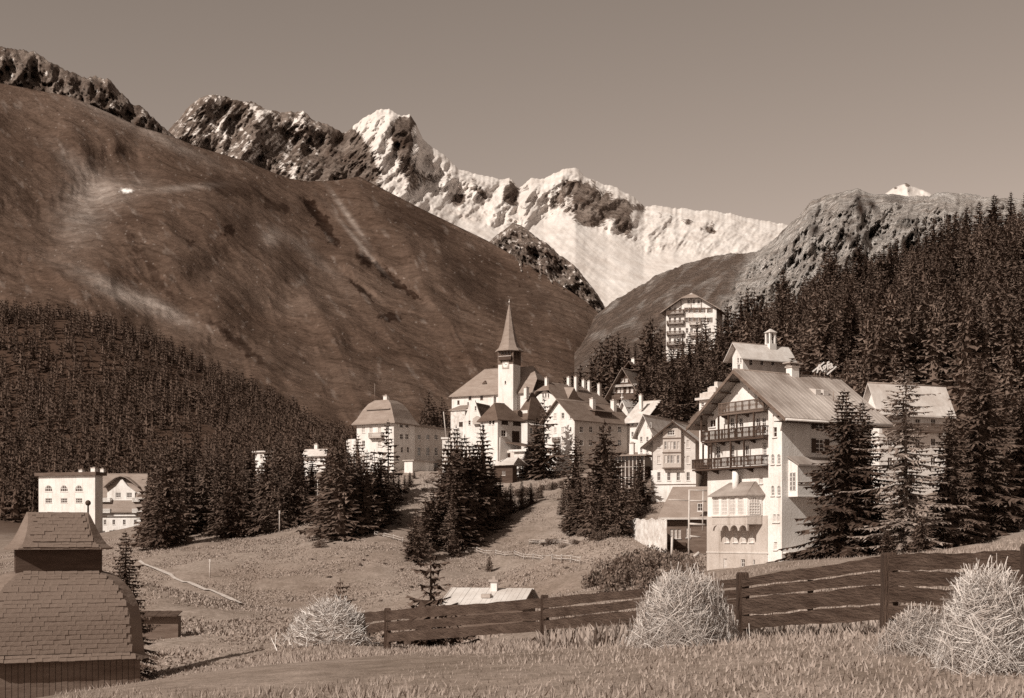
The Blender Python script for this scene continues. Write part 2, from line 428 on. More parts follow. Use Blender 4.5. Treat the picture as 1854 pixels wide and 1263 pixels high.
earth = np.exp(-(((gpx - 775) / 22) ** 2 + ((gpy - 880) / 22) ** 2)) * 0.8 * (gy.ravel() > 200)
me = np_mesh('ground', np.c_[gx.ravel(), gy.ravel(), zz], Q, M['ground'], True, {'forest': np.clip(G[:, 1], 0, 1), 'earth': np.clip(earth, 0, 1)})
tag(link(bpy.data.objects.new('ground', me)), kind='structure')

# ------------------------------------------------------------------ mountains
def ip(pts, x):
    pts = np.array(pts, float); return np.interp(x, pts[:, 0], pts[:, 1])
def blob(px, py, x, y, rx, ry, ang=0.0):
    c, s = math.cos(R_(ang)), math.sin(R_(ang)); dx = px - x; dy = py - y
    return np.exp(-(((dx * c + dy * s) / rx) ** 2 + ((-dx * s + dy * c) / ry) ** 2))
def mountain(name, mat, crest, foot, Df, Dc, nx, ny, relief, masks, q=1.15, jag=0.0, back=0.25):
    px = np.linspace(crest[0][0], crest[-1][0], nx)
    cr = ip(crest, px); jg = jag * (fbm(px / 23, px * 0 + 3.3, 4) + 0.5 * noise(px / 5, px * 0 + 9.0)); ft = ip(foot, px)
    df = ip(Df, px); dc = ip(Dc, px)
    v = np.linspace(0, 1, ny)[:, None]
    py = ft + (cr - ft) * v + jg * v ** 14
    Y = df + (dc - df) * v ** q
    pxg = np.broadcast_to(px, py.shape)
    Y = Y + relief(pxg, py, v) * np.minimum(1, (1 - v) * 9 + 0.12)
    z = (HY - py) * Y / F; x = (pxg - CX) * Y / F
    yb, zb = Y[-1], z[-1]
    rows = [np.stack([x, Y, z], -1)]
    for k in (0.1, 0.35, 1.0):
        rows.append(np.stack([x[-1] * (1 + back * k), yb * (1 + back * k), zb * (1 - 0.75 * k)], -1)[None])
    V = np.concatenate(rows, 0)
    ny2 = V.shape[0]
    ii = np.arange(ny2 * nx).reshape(ny2, nx)
    Q = np.stack([ii[:-1, :-1], ii[:-1, 1:], ii[1:, 1:], ii[1:, :-1]], -1).reshape(-1, 4)
    at = {}
    for k, f in masks.items():
        a = np.clip(f(pxg, py, v) + 0 * py, 0, 1); at[k] = np.concatenate([a, np.repeat(a[-1:], 3, 0)], 0)
    me = np_mesh(name, V.reshape(-1, 3), Q, mat, True, at)
    return tag(link(bpy.data.objects.new(name, me)), kind='structure')

# the big grass mountain on the left
A_CREST = [(-170, 108), (0, 150), (131, 175), (200, 205), (250, 228), (310, 246), (360, 266), (440, 290), (520, 322), (560, 328), (610, 326), (650, 319), (700, 345), (760, 376), (830, 410), (880, 434), (940, 468), (1000, 505), (1060, 545), (1100, 580), (1140, 606), (1200, 650), (1300, 720)]
def A_relief(px, py, v):
    s = (px - 0.75 * py) ; l = (px + py)
    w_ = 18 * fbm(px / 160, py / 160, 3)
    g1 = ridged((s + w_) / 130, l / 640, 2, 0.4) * 20
    g2 = fbm(px / 240, py / 190, 3, 0.4) * 70
    g3 = fbm((s + 2 * w_) / 34, l / 110, 3, .55) * 5
    h = -g1 - g2 - g3
    for (x, y, rx, ry, an, d) in [(580, 395, 60, 11, 52, 45), (705, 500, 75, 9, 40, 40), (660, 525, 55, 8, 40, 30), (400, 405, 200, 90, 14, -100), (300, 300, 130, 24, 5, 60), (160, 340, 60, 60, 0, 60),
                                  (700, 410, 170, 26, 47, -55), (545, 545, 210, 36, 45, -65), (350, 520, 190, 40, 50, -65), (850, 520, 150, 30, 38, -55), (640, 600, 150, 22, 40, -40), (930, 560, 120, 18, 40, 35)]:
        h = h + (d if rx < 80 or ry > 50 else .65 * d) * blob(px, py, x, y, rx, ry, an)
    return h
def wblob(px, py, x, y, rx, ry, an):
    b = blob(px + 7 * fbm(px / 16, py / 16, 4, .6), py + 7 * fbm(px / 16 + 50, py / 16, 4, .6), x, y, rx, ry, an)
    return sstep(.25, .6, b)
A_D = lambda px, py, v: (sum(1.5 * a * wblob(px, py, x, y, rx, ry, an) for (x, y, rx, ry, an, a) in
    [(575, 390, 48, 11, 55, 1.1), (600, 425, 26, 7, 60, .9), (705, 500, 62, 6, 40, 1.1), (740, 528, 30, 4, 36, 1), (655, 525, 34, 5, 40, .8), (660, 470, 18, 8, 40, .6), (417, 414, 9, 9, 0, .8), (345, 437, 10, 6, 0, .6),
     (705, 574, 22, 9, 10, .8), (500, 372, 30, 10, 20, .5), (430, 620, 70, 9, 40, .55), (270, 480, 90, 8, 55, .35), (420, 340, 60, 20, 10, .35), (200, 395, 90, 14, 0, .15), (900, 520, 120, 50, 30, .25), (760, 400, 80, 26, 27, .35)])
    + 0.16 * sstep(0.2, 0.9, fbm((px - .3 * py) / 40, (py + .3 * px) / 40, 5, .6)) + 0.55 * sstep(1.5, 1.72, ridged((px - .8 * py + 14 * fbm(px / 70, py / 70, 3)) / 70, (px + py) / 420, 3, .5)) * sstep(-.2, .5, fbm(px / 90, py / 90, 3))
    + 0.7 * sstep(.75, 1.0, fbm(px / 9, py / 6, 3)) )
A_S = lambda px, py, v: (sum(a * blob(px, py, x, y, rx, ry, an) for (x, y, rx, ry, an, a) in
    [(150, 380, 40, 60, 20, .5), (205, 345, 60, 22, -10, .4), (150, 310, 60, 16, 40, .35), (225, 532, 100, 14, 25, .65), (300, 560, 40, 10, 30, .5), (490, 430, 16, 16, 30, .55), (630, 390, 50, 5, 55, .55), (650, 440, 60, 4, 50, .5), (300, 255, 80, 10, 25, .45), (330, 340, 50, 6, -5, .5), (180, 190, 70, 14, 25, .5), (560, 460, 60, 10, 40, .25)]) + .25 * sstep(.5, 1.1, fbm((px - .8 * py) / 22 + 40, (px + py) / 60, 4, .6)) + .6 * sstep(.8, 1.05, fbm(px / 7 + 9, py / 5, 3)))
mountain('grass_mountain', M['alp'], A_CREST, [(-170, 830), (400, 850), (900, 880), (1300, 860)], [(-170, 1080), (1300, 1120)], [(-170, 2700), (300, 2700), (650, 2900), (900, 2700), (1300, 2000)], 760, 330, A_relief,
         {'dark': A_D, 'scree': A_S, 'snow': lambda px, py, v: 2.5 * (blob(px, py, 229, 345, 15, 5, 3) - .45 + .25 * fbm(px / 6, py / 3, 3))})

# dark crags above the alp on the left
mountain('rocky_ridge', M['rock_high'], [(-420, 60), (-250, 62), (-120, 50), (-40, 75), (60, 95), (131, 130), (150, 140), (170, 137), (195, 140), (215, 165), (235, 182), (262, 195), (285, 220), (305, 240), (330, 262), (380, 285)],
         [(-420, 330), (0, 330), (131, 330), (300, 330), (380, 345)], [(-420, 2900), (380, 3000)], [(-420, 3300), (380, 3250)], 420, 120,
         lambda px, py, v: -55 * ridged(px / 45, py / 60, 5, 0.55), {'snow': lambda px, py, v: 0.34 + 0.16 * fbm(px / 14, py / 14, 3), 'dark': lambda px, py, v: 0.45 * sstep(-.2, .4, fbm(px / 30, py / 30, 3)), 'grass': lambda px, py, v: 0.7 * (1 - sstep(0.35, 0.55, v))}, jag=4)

# the snowy range
S_CREST = [(250, 300), (300, 244), (318, 222), (345, 190), (362, 176), (385, 171), (405, 173), (420, 182), (455, 183), (480, 196), (510, 203), (550, 203), (565, 214), (590, 226), (620, 240), (640, 228), (665, 209), (690, 196), (705, 195), (720, 208), (742, 206), (752, 222), (765, 247), (785, 268), (805, 280), (832, 306), (870, 316), (905, 324), (922, 322), (940, 340), (962, 322), (985, 321), (1015, 307), (1042, 303), (1060, 318), (1085, 330), (1112, 338), (1140, 352), (1165, 371), (1205, 374), (1250, 379), (1300, 382), (1345, 390), (1400, 402), (1430, 408), (1500, 420), (1700, 440)]
def S_snow(px, py, v):
    left = 0.40 + 0.20 * ridged((px + py) / 22, (px - py) / 60, 4, 0.6) - 0.06
    left = 0.40 + 0.20 * fbm((px + py) / 11, (px - py) / 48, 4, .6) + 0.16 * fbm((px - 1.1 * py) / 30, (px + py) / 90, 3) - 0.12 * sstep(540, 600, px)
    right = 0.86 + 0.32 * fbm((px - 0.4 * py) / 26, (px + py) / 40, 4) * np.exp(-((py - ip(S_CREST, px)) / 70.0) ** 2)
    k = sstep(655, 705, px - 0.35 * (py - 300))
    s = left * (1 - k) + right * k
    s = s + 0.7 * blob(px, py, 662, 218, 30, 9, -33) + 0.6 * blob(px, py, 1020, 318, 26, 10, -28)
    for (x, y, rx, ry, an, a) in [(722, 238, 15, 26, 10, 1.0), (735, 262, 12, 20, 15, .9), (745, 222, 12, 16, 20, .6), (830, 360, 14, 14, 20, .9), (926, 350, 15, 18, 10, 1.1), (940, 372, 24, 6, 30, .5), (1050, 350, 30, 34, 30, .55), (1080, 380, 30, 26, 30, .5), (1100, 362, 40, 18, 30, .45),
                                  (1130, 405, 14, 22, -20, .9), (1140, 372, 26, 12, 25, .5), (735, 300, 30, 20, 35, .45), (790, 320, 30, 14, -20, .4), (870, 345, 8, 26, -30, .5), (745, 340, 20, 36, 10, .35), (640, 300, 40, 40, 0, .35), (1010, 350, 16, 30, 10, .45), (1060, 400, 40, 16, 10, .35),
                                  (1250, 400, 60, 8, 15, .28), (1290, 420, 40, 5, 15, .3), (1210, 440, 30, 6, 20, .3)]:
        s = s - a * blob(px, py, x, y, rx, ry, an)
    return s
def S_rel(px, py, v):
    k = sstep(1000, 1300, px) * 0.5 + 0.1
    h = -115 * (1 - k) * (ridged((px + 0.55 * py) / 120, (py - 0.3 * px) / 170, 5, 0.55) - 0.8) * (0.35 + 0.65 * sstep(0, 0.5, v))
    h = h - 26 * ridged((px + 0.8 * py) / 34, (px - py) / 110, 4, 0.55) * (1 - 0.5 * sstep(690, 1000, px))
    smooth = sstep(700, 860, px) * (1 - sstep(ip(S_CREST, px) + 60, ip(S_CREST, px) + 100, py)) + (1 - sstep(700, 860, px))
    return h * (0.10 + 0.90 * smooth) - 5 * fbm((px - 1.1 * py) / 20, (px + py) / 260, 3) * sstep(760, 900, px)
mountain('snowy_range', M['rock_high'], S_CREST, [(250, 470), (700, 470), (800, 520), (1100, 600), (1700, 600)], [(250, 3100), (1700, 3000)], [(250, 3700), (700, 4000), (1000, 4200), (1430, 4600), (1700, 4700)], 780, 290, S_rel,
         {'snow': S_snow, 'dark': lambda px, py, v: 0.7 * blob(px, py, 735, 250, 26, 30) + 0.25 * blob(px, py, 620, 290, 60, 40) + .7 * blob(px, py, 926, 350, 18, 20), 'grass': lambda px, py, v: 0 * px}, jag=3.2)

# the rock spur standing in front of the snow field
mountain('rock_spur', M['rock_high'], [(840, 470), (885, 438), (905, 420), (930, 404), (945, 408), (965, 424), (990, 438), (1015, 462), (1040, 480), (1062, 505), (1080, 530), (1100, 560), (1160, 620)],
         [(840, 520), (1000, 600), (1160, 680)], [(840, 2600), (1160, 2250)], [(840, 2950), (1160, 2400)], 240, 110,
         lambda px, py, v: -40 * ridged((px - py) / 34, (px + py) / 70, 4, 0.55), {'snow': lambda px, py, v: 0.36 + 0.2 * fbm(px / 9, py / 9, 3) + 0 * px, 'dark': lambda px, py, v: 0.25 * sstep(-.1, .5, fbm(px / 20, py / 20, 3)), 'grass': lambda px, py, v: .4 * (1 - sstep(.3, .8, v)) + 0 * px}, jag=3)

# pale rock hill on the right with its grass shoulder
R_CREST = [(1040, 610), (1085, 565), (1110, 545), (1150, 522), (1185, 500), (1215, 487), (1260, 471), (1310, 459), (1345, 457), (1370, 454), (1400, 434), (1425, 410), (1447, 388), (1470, 364), (1495, 353), (1530, 347), (1552, 339), (1575, 351), (1600, 351), (1640, 354), (1680, 356), (1700, 348), (1760, 352), (1854, 362), (2050, 380)]
def R_rock(px, py): return sstep(0, 50, (px - 1330) + 0.55 * (py - 470) + 14 * fbm(px / 30, py / 30, 3))
mountain('rocky_hill', M['rock_right'], R_CREST, [(1040, 720), (1300, 740), (2050, 760)], [(1040, 1150), (1500, 1120), (2050, 1060)], [(1040, 2300), (1400, 2500), (1600, 2300), (2050, 2200)], 540, 250,
         lambda px, py, v: -R_rock(px, py) * (90 * ridged((px + .4 * py) / 75, (py - .4 * px) / 150, 5, 0.55) + 26 * ridged((px + .25 * py + 6 * fbm(px / 20, py / 20, 2)) / 15, (py - px * .25) / 50, 4, .6)) - 22 * fbm((px - .7 * py) / 50, (px + py) / 200, 4),
         {'snow': lambda px, py, v: 0 * px, 'grass': lambda px, py, v: (0.92 - 0.35 * sstep(0, .7, fbm((px + 1.2 * py) / 22, (px - py) / 90, 4))) * (1 - R_rock(px, py)),
          'dark': lambda px, py, v: R_rock(px, py) * sum(a * blob(px, py, x, y, rx, ry, an) for (x, y, rx, ry, an, a) in [(1558, 378, 10, 26, -15, 1), (1580, 372, 8, 18, -35, .9), (1475, 417, 11, 10, 20, .9), (1540, 432, 16, 9, 30, .7), (1535, 385, 6, 26, 0, .5), (1620, 360, 20, 10, 10, .6), (1580, 425, 26, 9, 0, .5), (1480, 385, 20, 10, -20, .4), (1640, 400, 20, 12, 0, .5)]) + R_rock(px, py) * (0.5 * sstep(.5, 1.0, fbm((px + .4 * py) / 15, (py - .3 * px) / 24, 4, .6)))}, jag=2.5)
mountain('snow_peak', M['rock_high'], [(1560, 400), (1600, 352), (1618, 340), (1630, 335), (1641, 331), (1652, 337), (1672, 344), (1685, 349), (1720, 380), (1760, 400)], [(1560, 440), (1760, 440)], [(1560, 4300), (1760, 4300)], [(1560, 4800), (1760, 4800)], 90, 40,
         lambda px, py, v: -40 * ridged(px / 30, py / 30, 3), {'snow': lambda px, py, v: .9 - .7 * blob(px, py, 1643, 334, 8, 5, 20) - .5 * blob(px, py, 1622, 340, 6, 4), 'dark': lambda px, py, v: 0 * px, 'grass': lambda px, py, v: 0 * px}, jag=1)
# ------------------------------------------------------------------ houses
class House:
    """local x runs along the right-hand visible face (B), local y along the left-hand one (A); origin at their common corner"""
    def __init__(s, name, label, cat, px, Y, phi, base_py, group=None):
        s.c = np.array(P(px, base_py, Y)[:2]); s.z0 = (HY - base_py) * Y / F
        ph = R_(phi); s.b = np.array([math.cos(ph), math.sin(ph)]); s.a = np.array([-math.sin(ph), math.cos(ph)])
        s.root = tag(empty(name, (s.c[0], s.c[1], s.z0), ph), label, cat, group)
        s.cut = MB(); s.win = []; s.wallobj = []
    def _t(s, o, d, px):
        k = (px - CX) / F
        return (k * o[1] - o[0]) / (d[0] - k * d[1])
    def A(s, px, py, off=0.0):
        o = s.c - off * s.b; t = s._t(o, s.a, px); Y = o[1] + t * s.a[1]
        return t, (HY - py) * Y / F - s.z0
    def B(s, px, py, off=0.0):
        o = s.c - off * s.a; t = s._t(o, s.b, px); Y = o[1] + t * s.b[1]
        return t, (HY - py) * Y / F - s.z0
    def dims(s, left, right, eave):
        s.Ly = s.A(left, eave)[0]; s.Lx = s.B(right, eave)[0]; s.H = s.zc(eave)
        return s.Lx, s.Ly, s.H
    def zc(s, py): return (HY - py) * s.c[1] / F - s.z0
    def onx(s, px, py, y):           # point on the line local y = const
        return s.B(px, py, -y)
    def ony(s, px, py, x):
        return s.A(px, py, -x)
    def part(s, mb, name, mat, parent=None):
        return mb.build(name, M[mat] if isinstance(mat, str) else mat, parent or s.root)
    # ---- walls
    def walls(s, mat='plaster', gable=None, ridge=None, sink=2.0, name='wall', x0=0.0, y0=0.0, Lx=None, Ly=None, H=None):
        Lx = Lx or s.Lx; Ly = Ly or s.Ly; H = H or s.H
        m = MB()
        if gable == 'A':
            m.prism([(x0, y0, -sink), (x0, y0 + Ly, -sink), (x0, y0 + Ly, H), (x0, y0 + Ly / 2, ridge), (x0, y0, H)], (Lx, 0, 0))
        elif gable == 'B':
            m.prism([(x0, y0, -sink), (x0 + Lx, y0, -sink), (x0 + Lx, y0, H), (x0 + Lx / 2, y0, ridge), (x0, y0, H)], (0, Ly, 0))
        else:
            m.box((x0, y0, -sink), (x0 + Lx, y0 + Ly, H))
        o = s.part(m, name, mat); s.wallobj.append(o); return o
    # ---- roofs
    def roof(s, kind, ridge, oe=0.8, og=0.8, th=0.22, mat='slate', x0=0.0, y0=0.0, Lx=None, Ly=None, H=None, hip=None, name='roof', flare=0.0):
        Lx = Lx or s.Lx; Ly = Ly or s.Ly; H = H or s.H
        m = MB(); hip0, hip1 = hip if isinstance(hip, tuple) else (hip, hip)
        sw = kind == 'B'                       # gable on face B: ridge runs along y
        if sw: Lx, Ly = Ly, Lx
        k = (ridge - H) / (Ly / 2)
        ez = H - k * oe
        tr = (lambda p: (x0 + p[1], y0 + p[0], p[2])) if sw else (lambda p: (x0 + p[0], y0 + p[1], p[2]))
        mid = Ly / 2
        xa, xb = -og, Lx + og
        ra = xa + (hip0[0] if hip0 else 0.0); rb = xb - (hip1[0] if hip1 else 0.0)
        def slab(pts):
            m.prism([tr((p[0], p[1], p[2] + 0.02)) for p in pts], (0, 0, th))
        fr = 0.38
        def side(sg):
            ye = -oe if sg < 0 else Ly + oe
            ym = mid + (ye - mid) * (1 - fr); zm = ridge + (ez - ridge) * (1 - fr) + 0.0
            za, zb = (hip0[1] if hip0 else 1.0), (hip1[1] if hip1 else 1.0)   # how far down the hip goes: 1 = to the eave
            def lerp(u): return (mid + (ye - mid) * u, ridge + (ez - ridge) * u)
            pts = [(ra, mid, ridge), (rb, mid, ridge)]
            if hip1: y_, z_ = lerp(zb); pts.append((xb, y_, z_))
            if not hip1 or zb < 0.99: pts.append((xb, ye, ez))
            if not hip0 or za < 0.99: pts.append((xa, ye, ez))
            if hip0: y_, z_ = lerp(za); pts.append((xa, y_, z_))
            if not (hip1) : pass
            slab(pts)
        side(-1); side(1)
        for h, xe, xr in ((hip0, xa, ra), (hip1, xb, rb)):
            if h:
                u = h[1]; y1 = mid + (-oe - mid) * u; y2 = mid + (Ly + oe - mid) * u; z = ridge + (ez - ridge) * u
                slab([(xr, mid, ridge), (xe, y1, z), (xe, y2, z)])
        o = s.part(m, name, mat)
        # ridge cap
        c = MB(); p, q = tr((ra, mid, ridge + th)), tr((rb, mid, ridge + th)); c.tube(p, q, 0.11, n=6)
        if rb - ra > 0.4: s.part(c, 'ridge_cap', 'metal', o)
        s.roofobj = o
        return o
    # ---- openings
    def f(s, face, off=0.0):
        if face == 'A': return lambda t, z, d: (d - off, t, z)
        if face == 'B': return lambda t, z, d: (t, d - off, z)
        if face == 'L': return lambda t, z, d: (t, s.Ly - d + off, z)
    def window(s, face, px, py, wpx, hpx, kind='rect', off=0.0, cut=True, pane='glass', bars=(1, 1), frame='trim', shutters=None, sill=True, parent=None, name='window', dep=0.22):
        t1, z1 = getattr(s, face)(px - wpx / 2, py, off); t2, _ = getattr(s, face)(px + wpx / 2, py, off)
        tc, zc = getattr(s, face)(px, py, off)
        _, za = getattr(s, face)(px, py - hpx / 2, off); _, zb = getattr(s, face)(px, py + hpx / 2, off)
        return s.win_local(face, tc, zc, abs(t2 - t1), za - zb, kind, off, cut, pane, bars, frame, shutters, sill, parent, name, dep)
    def win_local(s, face, tc, zc, w, h, kind='rect', off=0.0, cut=True, pane='glass', bars=(1, 1), frame='trim', shutters=None, sill=True, parent=None, name='window', dep=0.22):
        f = s.f(face, off)
        def outline(w, h):
            if kind == 'arch':
                r = w / 2; zb = zc - h / 2; zs = zc + h / 2 - r
                return [(tc - r, zb), (tc + r, zb)] + [(tc + r * math.cos(a), zs + r * math.sin(a)) for a in np.linspace(0, math.pi, 9)]
            return [(tc - w / 2, zc - h / 2), (tc + w / 2, zc - h / 2), (tc + w / 2, zc + h / 2), (tc - w / 2, zc + h / 2)]
        ol = outline(w, h)
        d0, d1 = (-0.3, dep) if cut else (-0.05, 0.03)
        if cut:
            p0 = [f(t, z, d0) for t, z in ol]; e = f(0, 0, d1 - d0); z_ = f(0, 0, 0)
            s.cut.prism(p0, tuple(e[i] - z_[i] for i in range(3)))
        fb = max(0.06, min(w, h) * 0.09)
        fm = MB(); dd = dep - 0.14 if cut else -0.10
        il = outline(w - 2 * fb, h - 2 * fb)
        n = len(ol)
        e = f(0, 0, 0.08); z_ = f(0, 0, 0); ev = tuple(e[i] - z_[i] for i in range(3))
        for i in range(n):
            j = (i + 1) % n
            fm.prism([f(ol[i][0], ol[i][1], dd), f(ol[j][0], ol[j][1], dd), f(il[j][0], il[j][1], dd), f(il[i][0], il[i][1], dd)], ev)
        bt = fb * 0.7
        for i in range(bars[0]):
            t = tc - w / 2 + w * (i + 1) / (bars[0] + 1)
            fm.box(f(t - bt / 2, zc - h / 2 + fb, dd + 0.01), f(t + bt / 2, zc + h / 2 - fb, dd + 0.07))
        for i in range(bars[1]):
            z = zc - h / 2 + h * (i + 1) / (bars[1] + 1)
            fm.box(f(tc - w / 2 + fb, z - bt / 2, dd + 0.012), f(tc + w / 2 - fb, z + bt / 2, dd + 0.068))
        fo = s.part(fm, name, frame, parent)
        pm = MB(); pm.prism([f(t, z, dd + 0.05) for t, z in outline(w - fb, h - fb)], tuple(x * 0.3 for x in ev))
        pane_o = s.part(pm, 'pane', pane, fo)
        if sill:
            sm = MB(); sm.box(f(tc - w / 2 - 0.08, zc - h / 2 - 0.09, -0.12), f(tc + w / 2 + 0.08, zc - h / 2 - 0.003, 0.05)); s.part(sm, 'sill', frame, fo)
        if shutters:
            for sg in (-1, 1):
                sm = MB(); c0 = tc + sg * (w / 2 + 0.02); c1 = tc + sg * (w / 2 + 0.02 + w * 0.48)
                sm.box(f(c0, zc - h / 2, -0.06), f(c1, zc + h / 2, -0.012))
                for q in range(3):
                    zz_ = zc - h / 2 + h * (q + 0.5) / 3; sm.box(f(c0 * .97 + c1 * .03, zz_ - .03, -0.085), f(c1 * .97 + c0 * .03, zz_ + .03, -0.055))
                s.part(sm, 'shutter', shutters, fo)
        return fo
    def chimney(s, x, y, z0, z1, w=0.8, d=None, mat='plaster', cap='concrete'):
        d = d or w; m = MB(); m.box((x - w / 2, y - d / 2, z0), (x + w / 2, y + d / 2, z1))
        o = s.part(m, 'chimney', mat)
        c = MB(); c.box((x - w / 2 - .1, y - d / 2 - .1, z1), (x + w / 2 + .1, y + d / 2 + .1, z1 + .14)); c.box((x - w / 4, y - d / 4, z1 + .14), (x + w / 4, y + d / 4, z1 + .34))
        s.part(c, 'chimney_cap', cap, o); return o
    def balcony(s, face, t0, t1, z, dep=1.2, h=1.0, off=0.0, mat='wood_dark', step=0.16, solid=False, brackets=True, returns=True):
        """z is the floor level"""
        f = s.f(face, off); r = empty('balcony', (0, 0, 0)); r.parent = s.root
        m = MB(); m.box(f(t0, z - 0.18, -dep), f(t1, z, 0.0)); s.part(m, 'floor_slab', mat, r)
        runs = [((t0, -dep), (t1, -dep))]
        if returns: runs += [((t0, -dep), (t0, -0.02)), ((t1, -dep), (t1, -0.02))]
        rail = MB(); bal = MB()
        for (a0, d0), (a1, d1) in runs:
            L = math.hypot(a1 - a0, d1 - d0); al = abs(a1 - a0) > 0.01
            def bx(mb, u0, u1, zl, zh, th):
                if al: mb.box(f(a0 + (a1 - a0) * u0, zl, d0 - th / 2), f(a0 + (a1 - a0) * u1, zh, d0 + th / 2))
                else: mb.box(f(a0 - th / 2, zl, d0 + (d1 - d0) * u0), f(a0 + th / 2, zh, d0 + (d1 - d0) * u1))
            bx(rail, 0, 1, z + h - 0.1, z + h, 0.13); bx(rail, 0, 1, z + 0.06, z + 0.14, 0.10)
            n = max(2, int(L / step))
            for i in range(n + 1):
                u = i / n; wu = min(0.5, (0.6 if solid else 0.40) * step / L)
                zl, zh = z + 0.142, z + h - 0.102
                if not solid and i % 6 == 0: bx(bal, max(0, u - 0.05 / L), min(1, u + 0.05 / L), zl, zh, 0.09)
                else: bx(bal, max(0, u - wu / 2), min(1, u + wu / 2), zl, zh, 0.035)
                if not solid and i % 2: bx(bal, max(0, u - wu * 1.1), min(1, u + wu * 1.1), z + h * 0.42, z + h * 0.62, 0.03)
        ro = s.part(rail, 'railing', mat, r); s.part(bal, 'balusters', mat, r)['kind'] = 'stuff'
        if brackets:
            nb = max(2, int(abs(t1 - t0) / 2.2))
            for i in range(nb + 1):
                t = t0 + (t1 - t0) * (i + 0.03) / (nb + 0.06)
                m = MB(); a = f(t - 0.06, z - 0.181, -dep * 0.85); e = f(0.12, 0, 0); z_ = f(0, 0, 0)
                m.prism([f(t - .06, z - .181, -dep * .7), f(t - .06, z - .181, -0.0), f(t - .06, z - .181 - dep * .3, -0.0), f(t - .06, z - .26, -dep * .7)], tuple(e[i] - z_[i] for i in range(3)))
                s.part(m, 'bracket', mat, r)
        return r
    def finish(s):
        if not s.cut.f: return
        cu = s.cut.build('cutter', None, s.root)
        for o in s.wallobj:
            md = o.modifiers.new('b', 'BOOLEAN'); md.object = cu; md.operation = 'DIFFERENCE'; md.solver = 'EXACT'
        dg = bpy.context.evaluated_depsgraph_get(); dg.update()
        for o in s.wallobj:
            nm = bpy.data.meshes.new_from_object(o.evaluated_get(dg)); o.modifiers.clear()
            old = o.data; o.data = nm; bpy.data.meshes.remove(old)
        me = cu.data; bpy.data.objects.remove(cu); bpy.data.meshes.remove(me)

# ================================================================== the big chalet on the right
H = House('balcony_chalet', 'large white chalet with three carved balconies and sheet-metal gable roof above plank fence', 'house', 1422, 125, 33, 1036)
H.dims(1281, 1577, 742)
rz = 15.95 - H.z0
H.walls('plaster', 'A', rz - 0.05, 1.5)
# buff base storeys on the front and grey side are bands of their own plaster, a little proud of the wall
lo = MB(); tA = H.A(1390, 935)[0]; zt = H.A(1340, 934)[1]
lo.box((-0.06, tA, -1.4), (0.05, H.Ly + 0.04, zt)); H.wallobj.append(H.part(lo, 'plinth_band', 'plaster_tan'))
zb = H.B(1440, 1000)[1]
H.roof('A', rz, 1.5, 1.5, 0.24, 'tin')
# seams of the metal roof
for sg in (-1, 1):
    k = (rz - H.H) / (H.Ly / 2)
    for i in range(26):
        x = -1.45 + (H.Lx + 2.9) * i / 25
        m = MB(); ye = -1.5 if sg < 0 else H.Ly + 1.5; ym = H.Ly / 2
        m.prism([(x - .025, ym, rz + .262), (x + .025, ym, rz + .262), (x + .025, ye, H.H - k * 1.5 + .262), (x - .025, ye, H.H - k * 1.5 + .262)], (0, 0, .045))
        H.part(m, 'roof_seam', 'tin', H.roofobj)
# barge boards on the front verge, gutter along the eave
m = MB(); ez = H.H - (rz - H.H) / (H.Ly / 2) * 1.5
for ye in (-1.52, H.Ly + 1.52):
    m.prism([(-1.58, H.Ly / 2, rz + .2), (-1.58, ye, ez + .2), (-1.58, ye, ez - .15), (-1.58, H.Ly / 2, rz - .15)], (.07, 0, 0))
H.part(m, 'barge_board', 'wood_mid', H.roofobj)
m = MB(); m.tube((-1.5, -1.58, ez + .05), (H.Lx + 1.5, -1.58, ez + .05), .11, n=8); H.part(m, 'gutter', 'tin_pale', H.roofobj)
m = MB(); m.box((-1.5, -1.5, ez - .06), (H.Lx + 1.5, -0.02, ez + .0)); H.part(m, 'soffit', 'wood_dark', H.roofobj)
# rafters under the verge
for i in range(5):
    u = 0.12 + 0.19 * i
    for sg in (-1, 1):
        m = MB(); yy = H.Ly / 2 + sg * (H.Ly / 2 + 1.2) * u; z_ = rz - (rz - ez) * u - .12
        m.box((-1.45, yy - .09, z_ - .16), (-0.01, yy + .09, z_ + .0))
        H.part(m, 'purlin', 'wood_dark', H.roofobj)
# lit corner pier on the front
tP = H.A(1391, 800, .45)[0]
pier = MB(); pier.prism([(-.45, 0.0, -1.4), (-.45, tP, -1.4), (-.45, tP, H.H + (tP) * .55), (-.45, 0.0, H.H + .05)], (.46, 0, 0)); H.wallobj.append(H.part(pier, 'corner_pier', 'plaster'))
